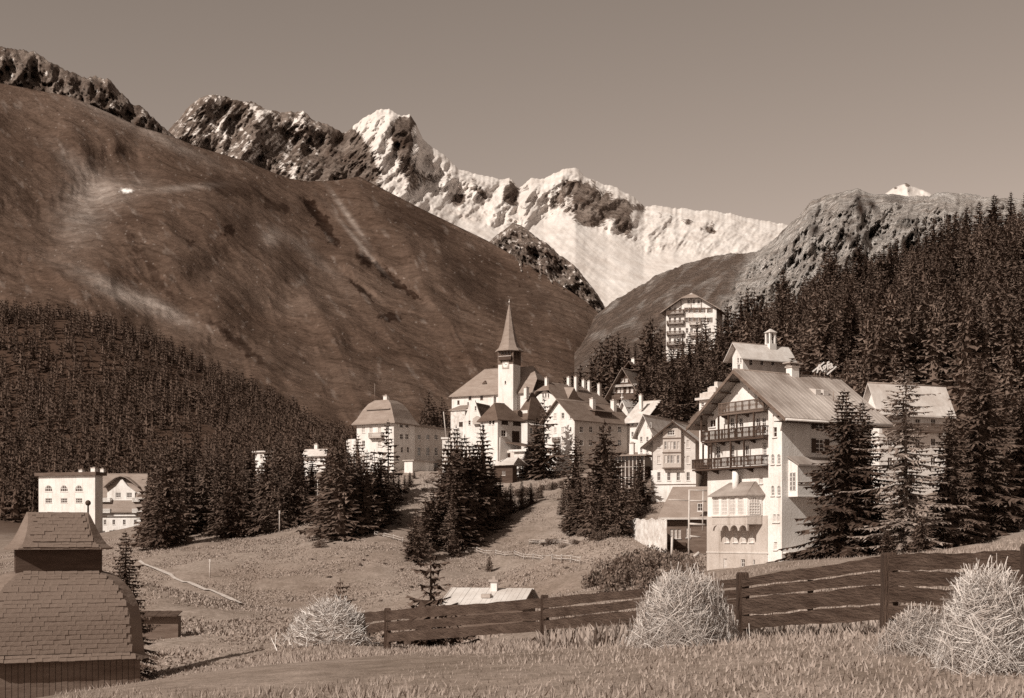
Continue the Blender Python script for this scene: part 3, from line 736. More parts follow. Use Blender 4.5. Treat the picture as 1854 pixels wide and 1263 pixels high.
# balconies
def bal(pl, pr, pyl, pyr, dep, h, hidden=0.0, **kw):
    t1, z1 = H.A(pl, pyl, dep); t0, z0_ = H.A(pr, pyr, dep); t0 = max(t0, tP + 0.01)
    return H.balcony('A', t0, t1, (z1 + z0_) / 2, dep, h, **kw)
b1 = bal(1301, 1389, 748, 741, 1.05, 1.05, mat='wood_mid')
b2 = bal(1270, 1390, 798, 790, 1.1, 1.05)
b3 = bal(1253, 1388, 848, 843, 1.25, 1.0, mat='wood_dark')
def zA(py, dep): return H.A(1340, py, dep)[1]
zb1, zb2, zb3 = zA(744.5, 1.05), zA(794, 1.1), zA(846, 1.25)
for (px, dep, zl, zh) in [(1288, 1.05, zb3 + 1.0, zb2 - .18), (1323, 1.05, zb3 + 1.0, zb2 - .18), (1347, 1.05, zb3 + 1, zb2 - .18), (1273, 1.05, zb3 + 1, zb2 - .18), (1283, 1.05, zb3 + 1, zb2 - .18),
                          (1319, 1.0, zb2 + 1.05, zb1 - .18), (1334, 1.0, zb2 + 1.05, zb1 - .18), (1365, 1.0, zb2 + 1.05, zb1 - .18), (1301, 1.0, zb2 + 1.05, zb1 - .18), (1270, 1.05, zb2 + 1.05, zb2 + 3.2)]:
    t = H.A(px, 800, dep)[0]
    m = MB(); m.box((-dep - .07, t - .07, zl - 1.0), (-dep + .07, t + .07, zh)); H.part(m, 'balcony_post', 'wood_dark')
# arched brackets between the lower posts
for (p0, p1) in [(1273, 1284), (1284, 1297)]:
    t0, t1 = H.A(p1, 800, 1.05)[0], H.A(p0, 800, 1.05)[0]
    m = MB(); tm = (t0 + t1) / 2; r = abs(t1 - t0) / 2
    for i in range(8):
        a0, a1 = math.pi * i / 8, math.pi * (i + 1) / 8
        m.prism([(-1.07, tm + r * math.cos(a0), zb2 - .2), (-1.07, tm + r * math.cos(a1), zb2 - .2), (-1.07, tm + r * math.cos(a1), zb2 - .2 - r * .9 * (1 - math.sin(a1))), (-1.07, tm + r * math.cos(a0), zb2 - .2 - r * .9 * (1 - math.sin(a0)))], (.05, 0, 0))
    H.part(m, 'arch_bracket', 'wood_dark')
# front openings
for px in (1368, 1374): H.window('A', px, 717, 3.2, 12, bars=(0, 1))
for px in (1325, 1341, 1372, 1383): H.window('A', px, 768, 7, 24, bars=(1, 2), name='balcony_door')
for px in (1326, 1352): H.window('A', px, 818, 7, 26, bars=(1, 2), name='balcony_door')
H.window('A', 1384, 812, 8, 24, bars=(3, 4))
H.window('A', 1290, 766, 11, 14, bars=(1, 0)); H.window('A', 1300, 818, 8, 22, bars=(1, 2))
H.window('A', 1403, 782, 7, 18, off=.45, bars=(0, 1))
for py in (831, 888):
    for px in (1399, 1410): H.window('A', px, py, 5.5, 18, 'arch', off=.45, bars=(1, 2))
for px in (1402, 1409): H.window('A', px, 938, 5, 14, off=.45, bars=(1, 1), pane='curtain')
H.window('A', 1404, 988, 6, 14, off=.45, bars=(1, 1), pane='curtain')
for px, w_, h_ in ((1313, 6, 28), (1345, 7, 20), (1365, 3.5, 18)): H.window('A', px, 1022 - (0 if w_ != 6 else -3), w_, h_, off=.06, bars=(1, 2) if w_ == 7 else (0, 1), pane='curtain' if w_ == 6 else 'glass', name='door' if w_ == 6 else 'window', sill=w_ != 6)
for px in (1317, 1332, 1347, 1361): H.window('A', px, 973, 8, 17, 'arch', off=.06, bars=(1, 2), pane='curtain')
H.window('A', 1338, 868, 7, 14, 'arch', pane='curtain'); H.window('A', 1378, 868, 6, 14, bars=(1, 1), pane='curtain')
# painted line between storeys
m = MB(); z_ = H.A(1340, 1000, .06)[1]; m.box((-.12, tP + .01, z_ - .08), (-.055, H.Ly + .05, z_ + .08)); H.part(m, 'string_course', 'plaster_grey')
# front oriel
bd = 1.5
t0, zt_ = H.A(1373, 895, bd * .4); t1, _ = H.A(1289, 895, bd); tm0 = H.A(1353, 900, bd)[0]
zo0 = H.A(1330, 949, bd)[1]; zo1 = H.A(1330, 897, bd)[1]; zor = H.A(1330, 873, .2)[1]
r = empty('oriel', (0, 0, 0)); r.parent = H.root
m = MB(); plan = [(0, t1 + .1), (-bd, t1), (-bd, tm0), (-.2, t0), (0, t0)]
m.prism([(x, y, H.A(1330, 934, bd)[1]) for x, y in plan], (0, 0, zo1 - H.A(1330, 934, bd)[1])); o1 = H.part(m, 'oriel_wall', 'plaster', r); H.wallobj.append(o1)
m = MB(); m.prism([(x * 1.01, y, zo0) for x, y in plan], (0, 0, H.A(1330, 934, bd)[1] - zo0)); H.part(m, 'oriel_base', 'plaster_tan', r)
m = MB(); m.prism([(x * 1.05 - .03 * (x < 0), y, H.A(1330, 934, bd)[1] - .06) for x, y in plan], (0, 0, .12)); H.part(m, 'oriel_band', 'plaster_grey', r)
m = MB(); ov = .3; q = [(0, t1 + .35), (-bd - ov, t1 + .3), (-bd - ov, tm0 - .2), (-.2, t0 - .35), (0, t0 - .35)]; top = [(0, t1 - 1.2), (-.25, t1 - 1.2), (-.25, tm0 + .3), (-.05, t0 + .9), (0, t0 + .9)]
m.rings([[(x, y, zo1 - .05) for x, y in q], [(x, y, zo1 + .06) for x, y in q], [(x, y, zor) for x, y in top]]); H.part(m, 'oriel_roof', 'tin', r)
for px in (1296, 1311, 1326, 1341): H.window('A', px, 916, 11, 34, 'arch', off=bd, bars=(3, 4), pane='curtain', parent=r, sill=False, dep=.18)
# slanted right bay of the oriel
sx = (-.2 - -bd); sy = (t0 - tm0); L = math.hypot(sx, sy); ux, uy = sx / L, sy / L
def fS(t, z, d): return (-bd + ux * t - uy * -1 * d * -1, tm0 + uy * t + ux * d * -1 * -1, z)
wm = MB(); pm = MB()
cxm = L / 2; hw = L * .36; zb_ = H.A(1330, 931, bd)[1]; zs = zo1 - .25 - hw
nrm = Vector((uy, -ux, 0)) if (uy * -1) > 0 else Vector((-uy, ux, 0))
nrm = Vector((-abs(uy), -abs(ux), 0)) if True else nrm
def pS(t, z, d): return (-bd + ux * t + nrm.x * d, tm0 + uy * t + nrm.y * d, z)
ol = [(cxm - hw, zb_), (cxm + hw, zb_)] + [(cxm + hw * math.cos(a), zs + hw * math.sin(a)) for a in np.linspace(0, math.pi, 9)]
pm.prism([pS(t, z, .01) for t, z in ol], tuple(nrm * .03))
for i in range(5):
    t = cxm - hw + 2 * hw * i / 4; zt2 = zs + math.sqrt(max(0, hw ** 2 - (t - cxm) ** 2)); wm.prism([pS(t - .03, zb_, .04), pS(t + .03, zb_, .04), pS(t + .03, zt2, .04), pS(t - .03, zt2, .04)], tuple(nrm * .04))
for i in range(5):
    z = zb_ + (zs - zb_) * i / 4; wm.prism([pS(cxm - hw, z - .03, .045), pS(cxm + hw, z - .03, .045), pS(cxm + hw, z + .03, .045), pS(cxm - hw, z + .03, .045)], tuple(nrm * .045))
fo = H.part(wm, 'window', 'trim', r); H.part(pm, 'pane', 'curtain', fo)
# scalloped corbel below the oriel
tl, tr_ = t1 - .05, tm0
for i in range(4):
    a0 = tl + (tr_ - tl) * i / 4; a1 = tl + (tr_ - tl) * (i + 1) / 4; tm = (a0 + a1) / 2; rr = abs(a1 - a0) / 2 * .86
    m = MB(); pts = [(a0, zo0), (a1, zo0), (a1, zo0 - .62)] + [(tm - rr * math.cos(a) * (1 if a1 > a0 else -1) * -1, zo0 - .62 + rr * math.sin(a)) for a in np.linspace(0, math.pi, 9)] + [(a0, zo0 - .62)]
    m.prism([(-bd, y, z) for y, z in pts], (.22, 0, 0)); H.part(m, 'corbel_arch', 'plaster_tan', r)
m = MB(); t = H.A(1333, 870, .6)[0]; m.tube((-.7, t, zo1 + .1), (-.7, t, H.A(1333, 853, .7)[1]), .33, n=10); m.tube((-.7, t, H.A(1333, 853, .7)[1]), (-.7, t, H.A(1333, 851, .7)[1]), .36, .1, n=10); H.part(m, 'chimney', 'plaster')
# side face: oriel block, ledge, openings
so = 1.2
x0 = H.B(1424, 860, 0)[0] + .25; x1 = H.B(1520, 860, so)[0]; zl = H.B(1450, 897, so)[1]; zh = H.B(1450, 842, so)[1]; zq = H.B(1450, 829, 0)[1]
r2 = empty('side_oriel', (0, 0, 0)); r2.parent = H.root
m = MB(); m.prism([(x0, 0, zl), (x0, -so, zl), (x0, -so, zh), (x0, 0, zq - .2)], (x1 - x0, 0, 0)); ow = H.part(m, 'oriel_wall', 'plaster', r2); H.wallobj.append(ow)
m = MB(); m.prism([(x0 - .15, 0, zq), (x0 - .15, -so - .3, zh - .08), (x0 - .15, -so - .3, zh + .08), (x0 - .15, 0, zq + .16)], (x1 - x0 + .3, 0, 0)); H.part(m, 'oriel_roof', 'tin', r2)
m = MB(); m.box((x0 - .05, -so - .06, zl + 1.1), (x1 + .05, -so + .0, zl + 1.25)); m.box((x0 - .05, -so - .06, zl - .1), (x1 + .05, -.02, zl)); H.part(m, 'oriel_band', 'trim', r2)
H.window('B', 1480, 870, 20, 26, off=so, bars=(2, 2), parent=r2, frame='wood_dark')
wz = (zl + zh) / 2
m = MB(); pm = MB()
for yy in (-.78, -.36):
    pm.box((x0 - .02, yy - .15, wz - .95), (x0 - .01, yy + .15, wz + .75))
    for q in range(5): m.box((x0 - .05, yy - .17, wz - .95 + q * .42), (x0 - .021, yy + .17, wz - .89 + q * .42))
    for q in (-.17, -.02, .13): m.box((x0 - .05, yy + q, wz - .95), (x0 - .022, yy + q + .04, wz + .75))
fo = H.part(m, 'window', 'trim', r2); H.part(pm, 'pane', 'glass', fo)
m = MB(); xl = H.B(1520, 1000)[0]; m.box((-.3, -.75, zb - .12), (xl, 0.01, zb + .08)); H.part(m, 'ledge', 'plaster')
for px, py, w_, h_ in ((1484, 768, 15, 18), (1485, 807, 16, 26), (1535, 768, 14, 18), (1535, 812, 14, 24), (1560, 880, 14, 24), (1487, 969, 13, 26), (1464, 1017, 13, 18)):
    H.window('B', px, py, w_, h_, bars=(1, 2), shutters='wood_dark' if py < 820 else None)
# ridge chimney and skylights
x, z = H.onx(1435, 672, H.Ly / 2); H.chimney(x, H.Ly / 2, rz - .2, z + .35, 1.0, .8)
m = MB(); m.box((x - .9, H.Ly / 2 - .5, z + .75), (x + .9, H.Ly / 2 + .5, z + .85))
for sx_ in (-.6, .6): m.box((x + sx_ - .05, H.Ly / 2 - .3, z + .5), (x + sx_ + .05, H.Ly / 2 + .3, z + .75))
H.part(m, 'chimney_hood', 'concrete')
k = (rz - H.H) / (H.Ly / 2)
for px in (1475, 1489):
    y_ = H.Ly / 2 - 2.6; x, z = H.onx(px, 699, y_); z = rz - k * 2.6 + .26
    m = MB(); m.prism([(x - .35, y_ - .5, z - .35), (x + .35, y_ - .5, z - .35), (x + .35, y_ - .5, z + .15), (x - .35, y_ - .5, z + .15)], (0, .9, .2)); o = H.part(m, 'skylight', 'tin_pale', H.roofobj)
m = MB(); y_ = 1.6; x, z = H.onx(1509, 710, y_); zr = rz - k * (H.Ly / 2 - y_) + .2; m.tube((x, y_, zr), (x, y_, zr + 1.0), .05); m.tube((x, y_, zr + .1), (x + 1.2, y_ - .3, zr + .02), .05); H.part(m, 'vent_pipe', 'metal', H.roofobj)
# cellar step and terrace edge at the front
m = MB(); ta, _ = H.A(1300, 1036, 1.0); m.box((-2.6, tP - 1.5, -1.2), (0, H.Ly + 3.0, H.A(1330, 1040, 2)[1])); H.part(m, 'terrace', 'concrete')
H.finish()
chalet = H

# the lettered sign on the chalet's ridge
x, z = H.onx(1493, 668, H.Ly / 2); base = H.root.matrix_world if False else Matrix.Translation(H.root.location) @ Matrix.Rotation(math.atan2(H.b[1], H.b[0]), 4, 'Z')
loc = base @ Vector((x, H.Ly / 2, rz + .22))
sg = tag(empty('roof_sign', loc, R_(8)), 'slanted diamond sign with white script letters on ridge of big chalet', 'sign')
u = 125 / F * 1.08
m = MB()
for a, b in (((-1.3, .25), (-.05, 1.25)), ((.25, -.0), (1.25, .85))):
    d = Vector((b[0] - a[0], 0, b[1] - a[1])).normalized(); n_ = Vector((-d.z, 0, d.x)) * .07
    m.prism([(a[0] - n_.x, -.03, a[1] - n_.z + .35), (b[0] - n_.x, -.03, b[1] - n_.z + .35), (b[0] + n_.x, -.03, b[1] + n_.z + .35), (a[0] + n_.x, -.03, a[1] + n_.z + .35)], (0, .06, 0))
m.build('sign_border', M['trim'], sg)
for a, b in (((0, .06, -.1), (0, .06, .9)), ((-.6, .06, -.1), (-.3, .06, 1.1)), ((.7, .06, -.1), (.6, .06, .9))):
    m = MB(); m.tube(a, b, .045); m.build('support', M['metal'], sg)
cu = bpy.data.curves.new('letters', 'FONT'); cu.body = 'Agfa'; cu.size = 1.05; cu.extrude = .03; cu.shear = .25; cu.align_x = 'CENTER'; cu.offset = .03
tmp = bpy.data.objects.new('letters_tmp', cu); C.objects.link(tmp)
dg = bpy.context.evaluated_depsgraph_get(); me = bpy.data.meshes.new_from_object(tmp.evaluated_get(dg)); bpy.data.objects.remove(tmp)
me.materials.clear(); me.materials.append(M['trim'])
lt = link(bpy.data.objects.new('lettering', me), sg); lt.rotation_euler = (R_(90), R_(-18), 0); lt.location = (0, -.06, .78)
# ================================================================== village houses
def grid(H, face, xs, ys, w, h, **kw):
    for py in ys:
        for px in xs: H.window(face, px, py, w, h, **kw)

# --- chalet with the timber bay, left of the big chalet
H = House('gabled_chalet', 'shingled chalet with timber window bay under broad gable roof left of the big chalet', 'house', 1259, 235, 74, 905)
H.dims(1182, 1273, 795); rz = H.A(1206, 764, 1.2)[1]
H.walls('shingle_house', 'A', rz - .05, 2.5); H.roof('A', rz, 1.9, 1.6, .2, 'tin_pale')
m = MB(); zz1 = H.A(1210, 851)[1]; m.box((-.12, -.12, -2.4), (H.Lx * .9, H.Ly + .3, zz1)); H.wallobj.append(H.part(m, 'lower_wall', 'plaster'))
m = MB(); zz2 = H.A(1210, 877)[1]; m.box((-.18, -.15, zz2 - .08), (.0, H.Ly + .33, zz2 + .08)); H.part(m, 'string_course', 'wood_mid')
bo = .9; ta, tb = H.A(1233, 820, bo)[0], H.A(1200, 820, bo)[0]
r = empty('bay', (0, 0, 0)); r.parent = H.root
m = MB(); m.box((-bo, ta, H.A(1215, 848, bo)[1]), (0, tb, H.A(1215, 775, bo)[1])); H.wallobj.append(H.part(m, 'bay_wall', 'plaster_tan', r))
for py in (793, 819, 847):
    m = MB(); z = H.A(1215, py, bo)[1]; m.box((-bo - .1, ta - .08, z - .1), (-bo + .02, tb + .08, z + .1)); H.part(m, 'bay_band', 'wood_mid', r)
for px in (1205, 1210.5, 1216, 1221.5, 1228):
    for py in (806, 831): H.window('A', px, py, 4.2, 14, off=bo, bars=(1, 1), parent=r, sill=False, pane='curtain' if (px + py) % 2 < 1 else 'glass')
H.window('A', 1215, 783, 13, 9, off=bo, bars=(2, 1), parent=r)
for px in (1193, 1246):
    for py in (803, 832): H.window('A', px, py, 5.5, 14, bars=(1, 1), pane='curtain')
for px in (1193, 1211, 1228, 1246): H.window('A', px, 862, 6, 15, off=.12, bars=(1, 1))
m = MB(); m.prism([(-1.65, H.Ly / 2, rz + .2), (-1.65, -1.95, H.H - (rz - H.H) / (H.Ly / 2) * 1.95 + .2), (-1.65, -1.95, H.H - (rz - H.H) / (H.Ly / 2) * 1.95 - .12), (-1.65, H.Ly / 2, rz - .15)], (.06, 0, 0)); H.part(m, 'barge_board', 'wood_dark')
m = MB(); m.prism([(-1.65, H.Ly / 2, rz + .2), (-1.65, H.Ly + 1.95, H.H - (rz - H.H) / (H.Ly / 2) * 1.95 + .2), (-1.65, H.Ly + 1.95, H.H - (rz - H.H) / (H.Ly / 2) * 1.95 - .12), (-1.65, H.Ly / 2, rz - .15)], (.06, 0, 0)); H.part(m, 'barge_board', 'wood_dark')
H.finish()

# --- low annexe with tall dark roof between the two chalets
H = House('annexe', 'low annexe with steep dark shingle roof wedged beside the big chalet', 'house', 1282, 168, 78, 1004)
H.dims(1208, 1290, 938)
H.walls('wood_mid', None, None, 2.0)
m = MB(); zr = H.A(1235, 884, -4)[1]
m.prism([(-.9, -1.2, H.H - .1), (-.9, H.Ly + 1.1, H.H - .1), (3.4, H.Ly - .4, zr), (3.4, -1.2, zr)], (0, 0, .22)); ro = H.part(m, 'roof', 'slate_mid')
m = MB(); m.prism([(3.42, -1.2, zr + .2), (3.42, H.Ly - .4, zr + .2), (5.5, H.Ly - .4, H.H), (5.5, -1.2, H.H)], (0, 0, -.22)); H.part(m, 'rear_slope', 'slate_mid', ro)
m = MB(); m.box((-.98, -1.2, H.H - .16), (-.9, H.Ly + 1.1, H.H + .1)); H.part(m, 'eave_board', 'wood_pale', ro)
for px in (1216, 1223, 1230): H.window('A', px, 966, 5.5, 17, bars=(1, 2), pane='curtain', frame='wood_pale')
H.window('A', 1246, 964, 8, 18, bars=(1, 2), pane='curtain', frame='wood_pale')
m = MB(); z = H.A(1225, 985)[1]; m.box((-.25, H.A(1242, 985)[0], z - .5), (-.0, H.Ly, z + .25)); H.part(m, 'parapet', 'wood_dark')
H.window('A', 1268, 918, 10, 14, off=1.2, cut=False, bars=(1, 1))
H.finish()
# pole frame in front of the annexe
fr = tag(empty('scaffold', P(1248, 1010, 160)), 'open frame of pale wooden poles standing before the low annexe', 'scaffold')
def pf(px0, py0, px1, py1, Y0=160, Y1=160, r=.12, name='pole'):
    m = MB(); o = Vector(fr.location); a = Vector(P(px0, py0, Y0)) - o; b = Vector(P(px1, py1, Y1)) - o; m.tube(a, b, r); m.build(name, M['wood_pale'], fr)
pf(1248, 886, 1247, 1016); pf(1217, 972, 1216, 1014, r=.15); pf(1273, 886, 1272, 960, r=.08); pf(1248, 887, 1280, 888, r=.09, name='rail'); pf(1248, 906, 1279, 907, r=.1, name='rail'); pf(1210, 904, 1248, 906, r=.07, name='rail')
pf(1247, 970, 1268, 972, r=.1, name='rail'); pf(1248, 948, 1277, 950, r=.14, name='rail'); pf(1246, 1016, 1266, 1000, r=.2, name='brace')

# --- whitewashed retaining wall
A_ = Vector(P(1136, 941, 176)); B_ = Vector(P(1207, 942, 164)); m = MB()
bt = [Vector(P(1136, 975, 176)), Vector(P(1207, 1012, 164))]
rw = tag(empty('retaining_wall', (A_.x, A_.y, bt[0].z)), 'rough whitewashed stone retaining wall on the grass bank below the shingled chalet', 'wall')
o = Vector(rw.location); n_ = (B_ - A_).cross(Vector((0, 0, 1))).normalized() * -0.5
N = 14; ring = []
for i in range(N + 1):
    u = i / N; tp = A_.lerp(B_, u) - o; b_ = bt[0].lerp(bt[1], u) - o; tp.z += .12 * math.sin(i * 2.3) + .08 * math.sin(i * 5.1); j = .07 * math.sin(i * 3.7)
    d = Vector((0, 1, 0)); ring.append([tuple(b_ + d * (j - .15)), tuple(tp + d * j), tuple(tp + d * .6), tuple(b_ + d * .6)])
m.rings(ring); m.build('stone_face', M['stone_white'], rw)
m = MB(); m.rings([[(p[1][0], p[1][1] - .08, p[1][2] - .01), (p[1][0], p[1][1] - .08, p[1][2] + .12), (p[2][0], p[2][1] + .05, p[2][2] + .12), (p[2][0], p[2][1] + .05, p[2][2] - .01)] for p in ring]); m.build('coping', M['stone_white'], rw)

# --- white house with curved hip roof, left of the church
H = House('hip_roof_house', 'tall white house with grey hipped roof, eyebrow dormer and flat-roofed wing left of the church', 'house', 713, 300, 60, 856)
H.dims(646, 751, 765); 
H.walls('plaster', None, None, 3.0)
zr = H.zc(720); oe = .9
def ring(o0, z, ix=0, iy=0): return [(-o0 + ix, -o0 + iy, z), (H.Lx + o0 - ix, -o0 + iy, z), (H.Lx + o0 - ix, H.Ly + o0 - iy, z), (-o0 + ix, H.Ly + o0 - iy, z)]
hh = zr - H.H; m = MB()
m.rings([ring(oe, H.H - .15), ring(oe, H.H + .05), ring(oe, H.H + hh * .22, .85, .9), ring(oe, H.H + hh * .6, 1.7, 2.0), ring(oe, H.H + hh * .85, 2.5, 3.0), ring(oe, H.H + hh, 3.3, 4.2)], smooth=False); ro = H.part(m, 'roof', 'slate_mid')
x = 1.4; m = MB(); t0, z0_ = H.A(700, 746, 0)[0], H.A(680, 747, 0)[1]; t1 = H.A(664, 746, 0)[0]
m.box((.9, t0, z0_ - .5), (3.5, t1, z0_ + .9)); H.wallobj.append(H.part(m, 'dormer', 'plaster_grey', ro))
m = MB(); m.prism([(.4, t0 - .5, z0_ + .75), (.4, t1 + .6, z0_ + .75), (4.6, t1 - .3, z0_ + 2.0), (4.6, t0 + .4, z0_ + 2.0)], (0, 0, .15)); H.part(m, 'dormer_roof', 'slate_mid', ro)
for px in (670, 680, 690): H.window('A', px, 746, 6, 5, off=-.9, bars=(1, 0), sill=False)
x, z = H.onx(714, 714, H.Ly * .38); H.chimney(3.2, H.Ly * .42, zr - 1.2, zr + .9, 1.0)
m = MB(); m.tube((3.0, H.Ly * .72, zr), (3.0, H.Ly * .72, zr + 4), .05); H.part(m, 'lightning_rod', 'metal', ro)
for px, py in ((658, 778), (672, 778), (687, 778), (701, 778), (658, 803), (687, 803), (701, 803), (658, 828), (672, 828), (695, 828), (658, 846)):
    H.window('A', px, py, 5.5, 11, bars=(1, 1), pane='curtain' if (px * 7 + py) % 3 else 'glass')
t0, t1 = H.A(690, 787, 1)[0], H.A(667, 787, 1)[0]; H.balcony('A', t0, t1, H.A(678, 791, 1)[1], 1.1, 1.0, mat='plaster_tan', solid=True, brackets=True)
for px in (727, 737):
    for py in (769, 790): H.window('B', px, py, 6, 10, bars=(1, 1))
for px in (728, 739): H.window('B', px, 814, 4, 10, bars=(0, 1))
m = MB(); m.box((-.8, H.Ly - .2, -2.5), (2.5, H.Ly + 2.4, H.A(640, 795, 0)[1])); H.wallobj.append(H.part(m, 'side_wing', 'plaster'))
# flat wing towards the church
xw = H.B(812, 780, -1.5)[0]; zw = H.B(780, 775, -1.5)[1]
m = MB(); m.box((H.Lx - .1, 1.5, -3.0), (xw, H.Ly * .9, zw)); H.wallobj.append(H.part(m, 'wing_wall', 'plaster_grey'))
m = MB(); m.box((H.Lx + .05, .9, zw), (xw + .5, H.Ly * .95, zw + .45)); H.part(m, 'wing_roof', 'slate_mid')
for px in (759, 775, 790):
    H.window('B', px, 791, 6, 9, off=-1.5, bars=(1, 1)); H.window('B', px, 817, 6, 16, off=-1.5, bars=(1, 2))
H.finish()
# forecourt wall with end pier, in front of that house
fc = House('forecourt_garage', 'low garage block with bright end wall and flat slab roof beneath the hip-roofed house', 'garage', 747, 289, 60, 860)
fc.dims(732, 798, 834); fc.walls('plaster', None, None, 2.0)
m = MB(); m.box((-.3, -.5, fc.H), (fc.Lx + .3, fc.Ly + .3, fc.H + .25)); fc.part(m, 'roof_slab', 'concrete'); fc.window('B', 790, 845, 9, 18, bars=(1, 0), name='garage_door', frame='wood_dark'); fc.finish()
# flag pole on its pier
q = P(808, 850, 292); fp = tag(empty('flag_pole', q), 'slender leaning pole on a white pier between the hip-roofed house and church', 'pole')
u = 292 / F; m = MB(); m.box((-.85, -.85, -1), (.85, .85, 55 * u)); m.box((-1.1, -1.1, 55 * u), (1.1, 1.1, 58 * u)); m.build('pier', M['plaster'], fp)
m = MB(); m.tube((0, 0, 57 * u), (-5 * u, 0, 105 * u), .14, .09); m.build('pole', M['wood_pale'], fp)

# --- church
H = House('church', 'white village church with slim pointed spire, clock and grey hipped nave roof', 'church', 929, 400, 64, 772)
u = 400 / F
wT = H.A(902, 700)[0]; zt = H.zc(658)
m = MB(); m.box((0, 0, -3), (wT, wT, zt)); H.wallobj.append(H.part(m, 'tower', 'plaster'))
zg = H.zc(634); e = .12
m = MB(); m.box((-e, -e, zt), (wT + e, wT + e, zg)); bel = H.part(m, 'belfry', 'wood_mid'); H.wallobj.append(bel)
for i in range(5):
    t = -e + (wT + 2 * e) * (i + .5) / 5
    for (x_, y_) in ((-e - .06, t), (t, -e - .06)):
        q = MB(); q.box((x_ - .08, y_ - .08, zt + 1.7), (x_ + .08, y_ + .08, zg)); H.part(q, 'belfry_post', 'wood_dark', bel)
for px in (908, 913, 918, 923): H.window('A', px, 640, 3.6, 6, off=e, bars=(0, 0), sill=False, frame='wood_dark', parent=bel)
for px in (933, 938): H.window('B', px, 640, 3.6, 6, off=e, bars=(0, 0), sill=False, frame='wood_dark', parent=bel)
m = MB(); t0, t1 = H.A(927, 650, .6)[0], H.A(904, 650, .6)[0]; z_ = H.zc(650); m.box((-1.0, t0 + .2, z_ - .2), (-.1, t1, z_ + .9)); H.part(m, 'gallery', 'wood_dark', bel)
m = MB(); m.box((-1.02, t0 + .15, z_ + .9), (-.1, t1 + .05, z_ + 1.05)); H.part(m, 'gallery_rail', 'wood_pale', bel)
# spire: octagon with flared eaves
cx_ = wT / 2; rs = []
prof = [(634, 3.95), (632.5, 3.9), (627, 3.0), (615, 2.25), (600, 1.7), (580, 1.1), (560, .55), (548, .12)]
for py, rr in prof:
    rr *= (wT / 4.6)
    rs.append([(cx_ + rr * math.cos(R_(22.5 + 45 * k)) * 1.0, cx_ + rr * math.sin(R_(22.5 + 45 * k)), H.zc(py)) for k in range(8)])
m = MB(); m.rings(rs); sp = H.part(m, 'spire', 'slate_mid')
m = MB(); m.tube((cx_, cx_, H.zc(549)), (cx_, cx_, H.zc(538)), .07); m.rings([[(cx_ + .3 * s_ * math.cos(k), cx_ + .3 * s_ * math.sin(k), H.zc(543) + .3 * c_) for k in np.linspace(0, 2 * math.pi, 8, False)] for s_, c_ in ((.1, -1), (.7, -.7), (1, 0), (.7, .7), (.1, 1))], smooth=True); H.part(m, 'finial', 'tin_pale', sp)
# clock
tc, zc_ = H.A(915.5, 660); m = MB(); m.box((-.16, tc - 1.15, zc_ - 1.15), (-.01, tc + 1.15, zc_ + 1.15)); ck = H.part(m, 'clock', 'plaster_tan')
m = MB(); m.rings([[(x_, tc + .92 * math.cos(a), zc_ + .92 * math.sin(a)) for a in np.linspace(0, 2 * math.pi, 20, False)] for x_ in (-.18, -.155)]); H.part(m, 'clock_face', 'plaster', ck)
for an, L_, w_ in ((35, .75, .09), (-80, .5, .12)):
    m = MB(); d = (math.sin(R_(an)), math.cos(R_(an))); m.tube((-.2, tc, zc_), (-.2, tc + d[0] * L_, zc_ + d[1] * L_), w_ / 2, n=5); H.part(m, 'clock_hand', 'wood_dark', ck)
for k in range(12):
    m = MB(); a = R_(30 * k); m.box((-.2, tc + .8 * math.sin(a) - .05, zc_ + .8 * math.cos(a) - .05), (-.181, tc + .8 * math.sin(a) + .05, zc_ + .8 * math.cos(a) + .05)); H.part(m, 'hour_mark', 'wood_dark', ck)
H.window('A', 915, 692, 3, 6, 'arch', bars=(0, 0))
# nave behind the tower, long side towards the viewer
yn0 = H.A(962, 705, -wT * .6)[0]; yn1 = H.A(818, 712, -wT * .6)[0]; xn = wT * .6; Wn = 12.0; zn = H.A(860, 711, -xn)[1]; zrn = H.A(860, 671, -(xn + Wn / 2))[1]
H.walls('plaster', None, None, 4.0, x0=xn, y0=yn0, Lx=Wn, Ly=yn1 - yn0, H=zn)
H.roof('B', zrn, .8, .7, .25, 'slate_mid', x0=xn, y0=yn0, Lx=Wn, Ly=yn1 - yn0, H=zn, hip=((2.8, .5), (9.0, 1.0)))
for px in (851, 872, 893): H.window('A', px, 719, 5, 9, 'arch', off=-xn, bars=(1, 1), frame='wood_mid')
for px in (847.5, 851.5): H.window('A', px, 731, 2.4, 7, off=-xn, bars=(0, 0), frame='wood_mid', sill=False)
H.window('A', 830, 728, 4, 7, off=-xn, bars=(1, 0), frame='wood_mid')
x_, y_ = xn + 2.6, H.A(879, 690, -(xn + 2.6))[0]; m = MB(); zd = zn + (zrn - zn) * 2.6 / (Wn / 2); m.prism([(x_ - .9, y_ - .8, zd - .4), (x_ - .9, y_ + .8, zd - .4), (x_ - .9, y_, zd + .45)], (2.2, 0, .5)); H.part(m, 'dormer', 'slate_dark')
m = MB(); m.box((xn + Wn * .2, yn0 - 3.0, -3), (xn + Wn * .8, yn0, zn * .75)); H.part(m, 'choir', 'plaster_grey')
H.finish()

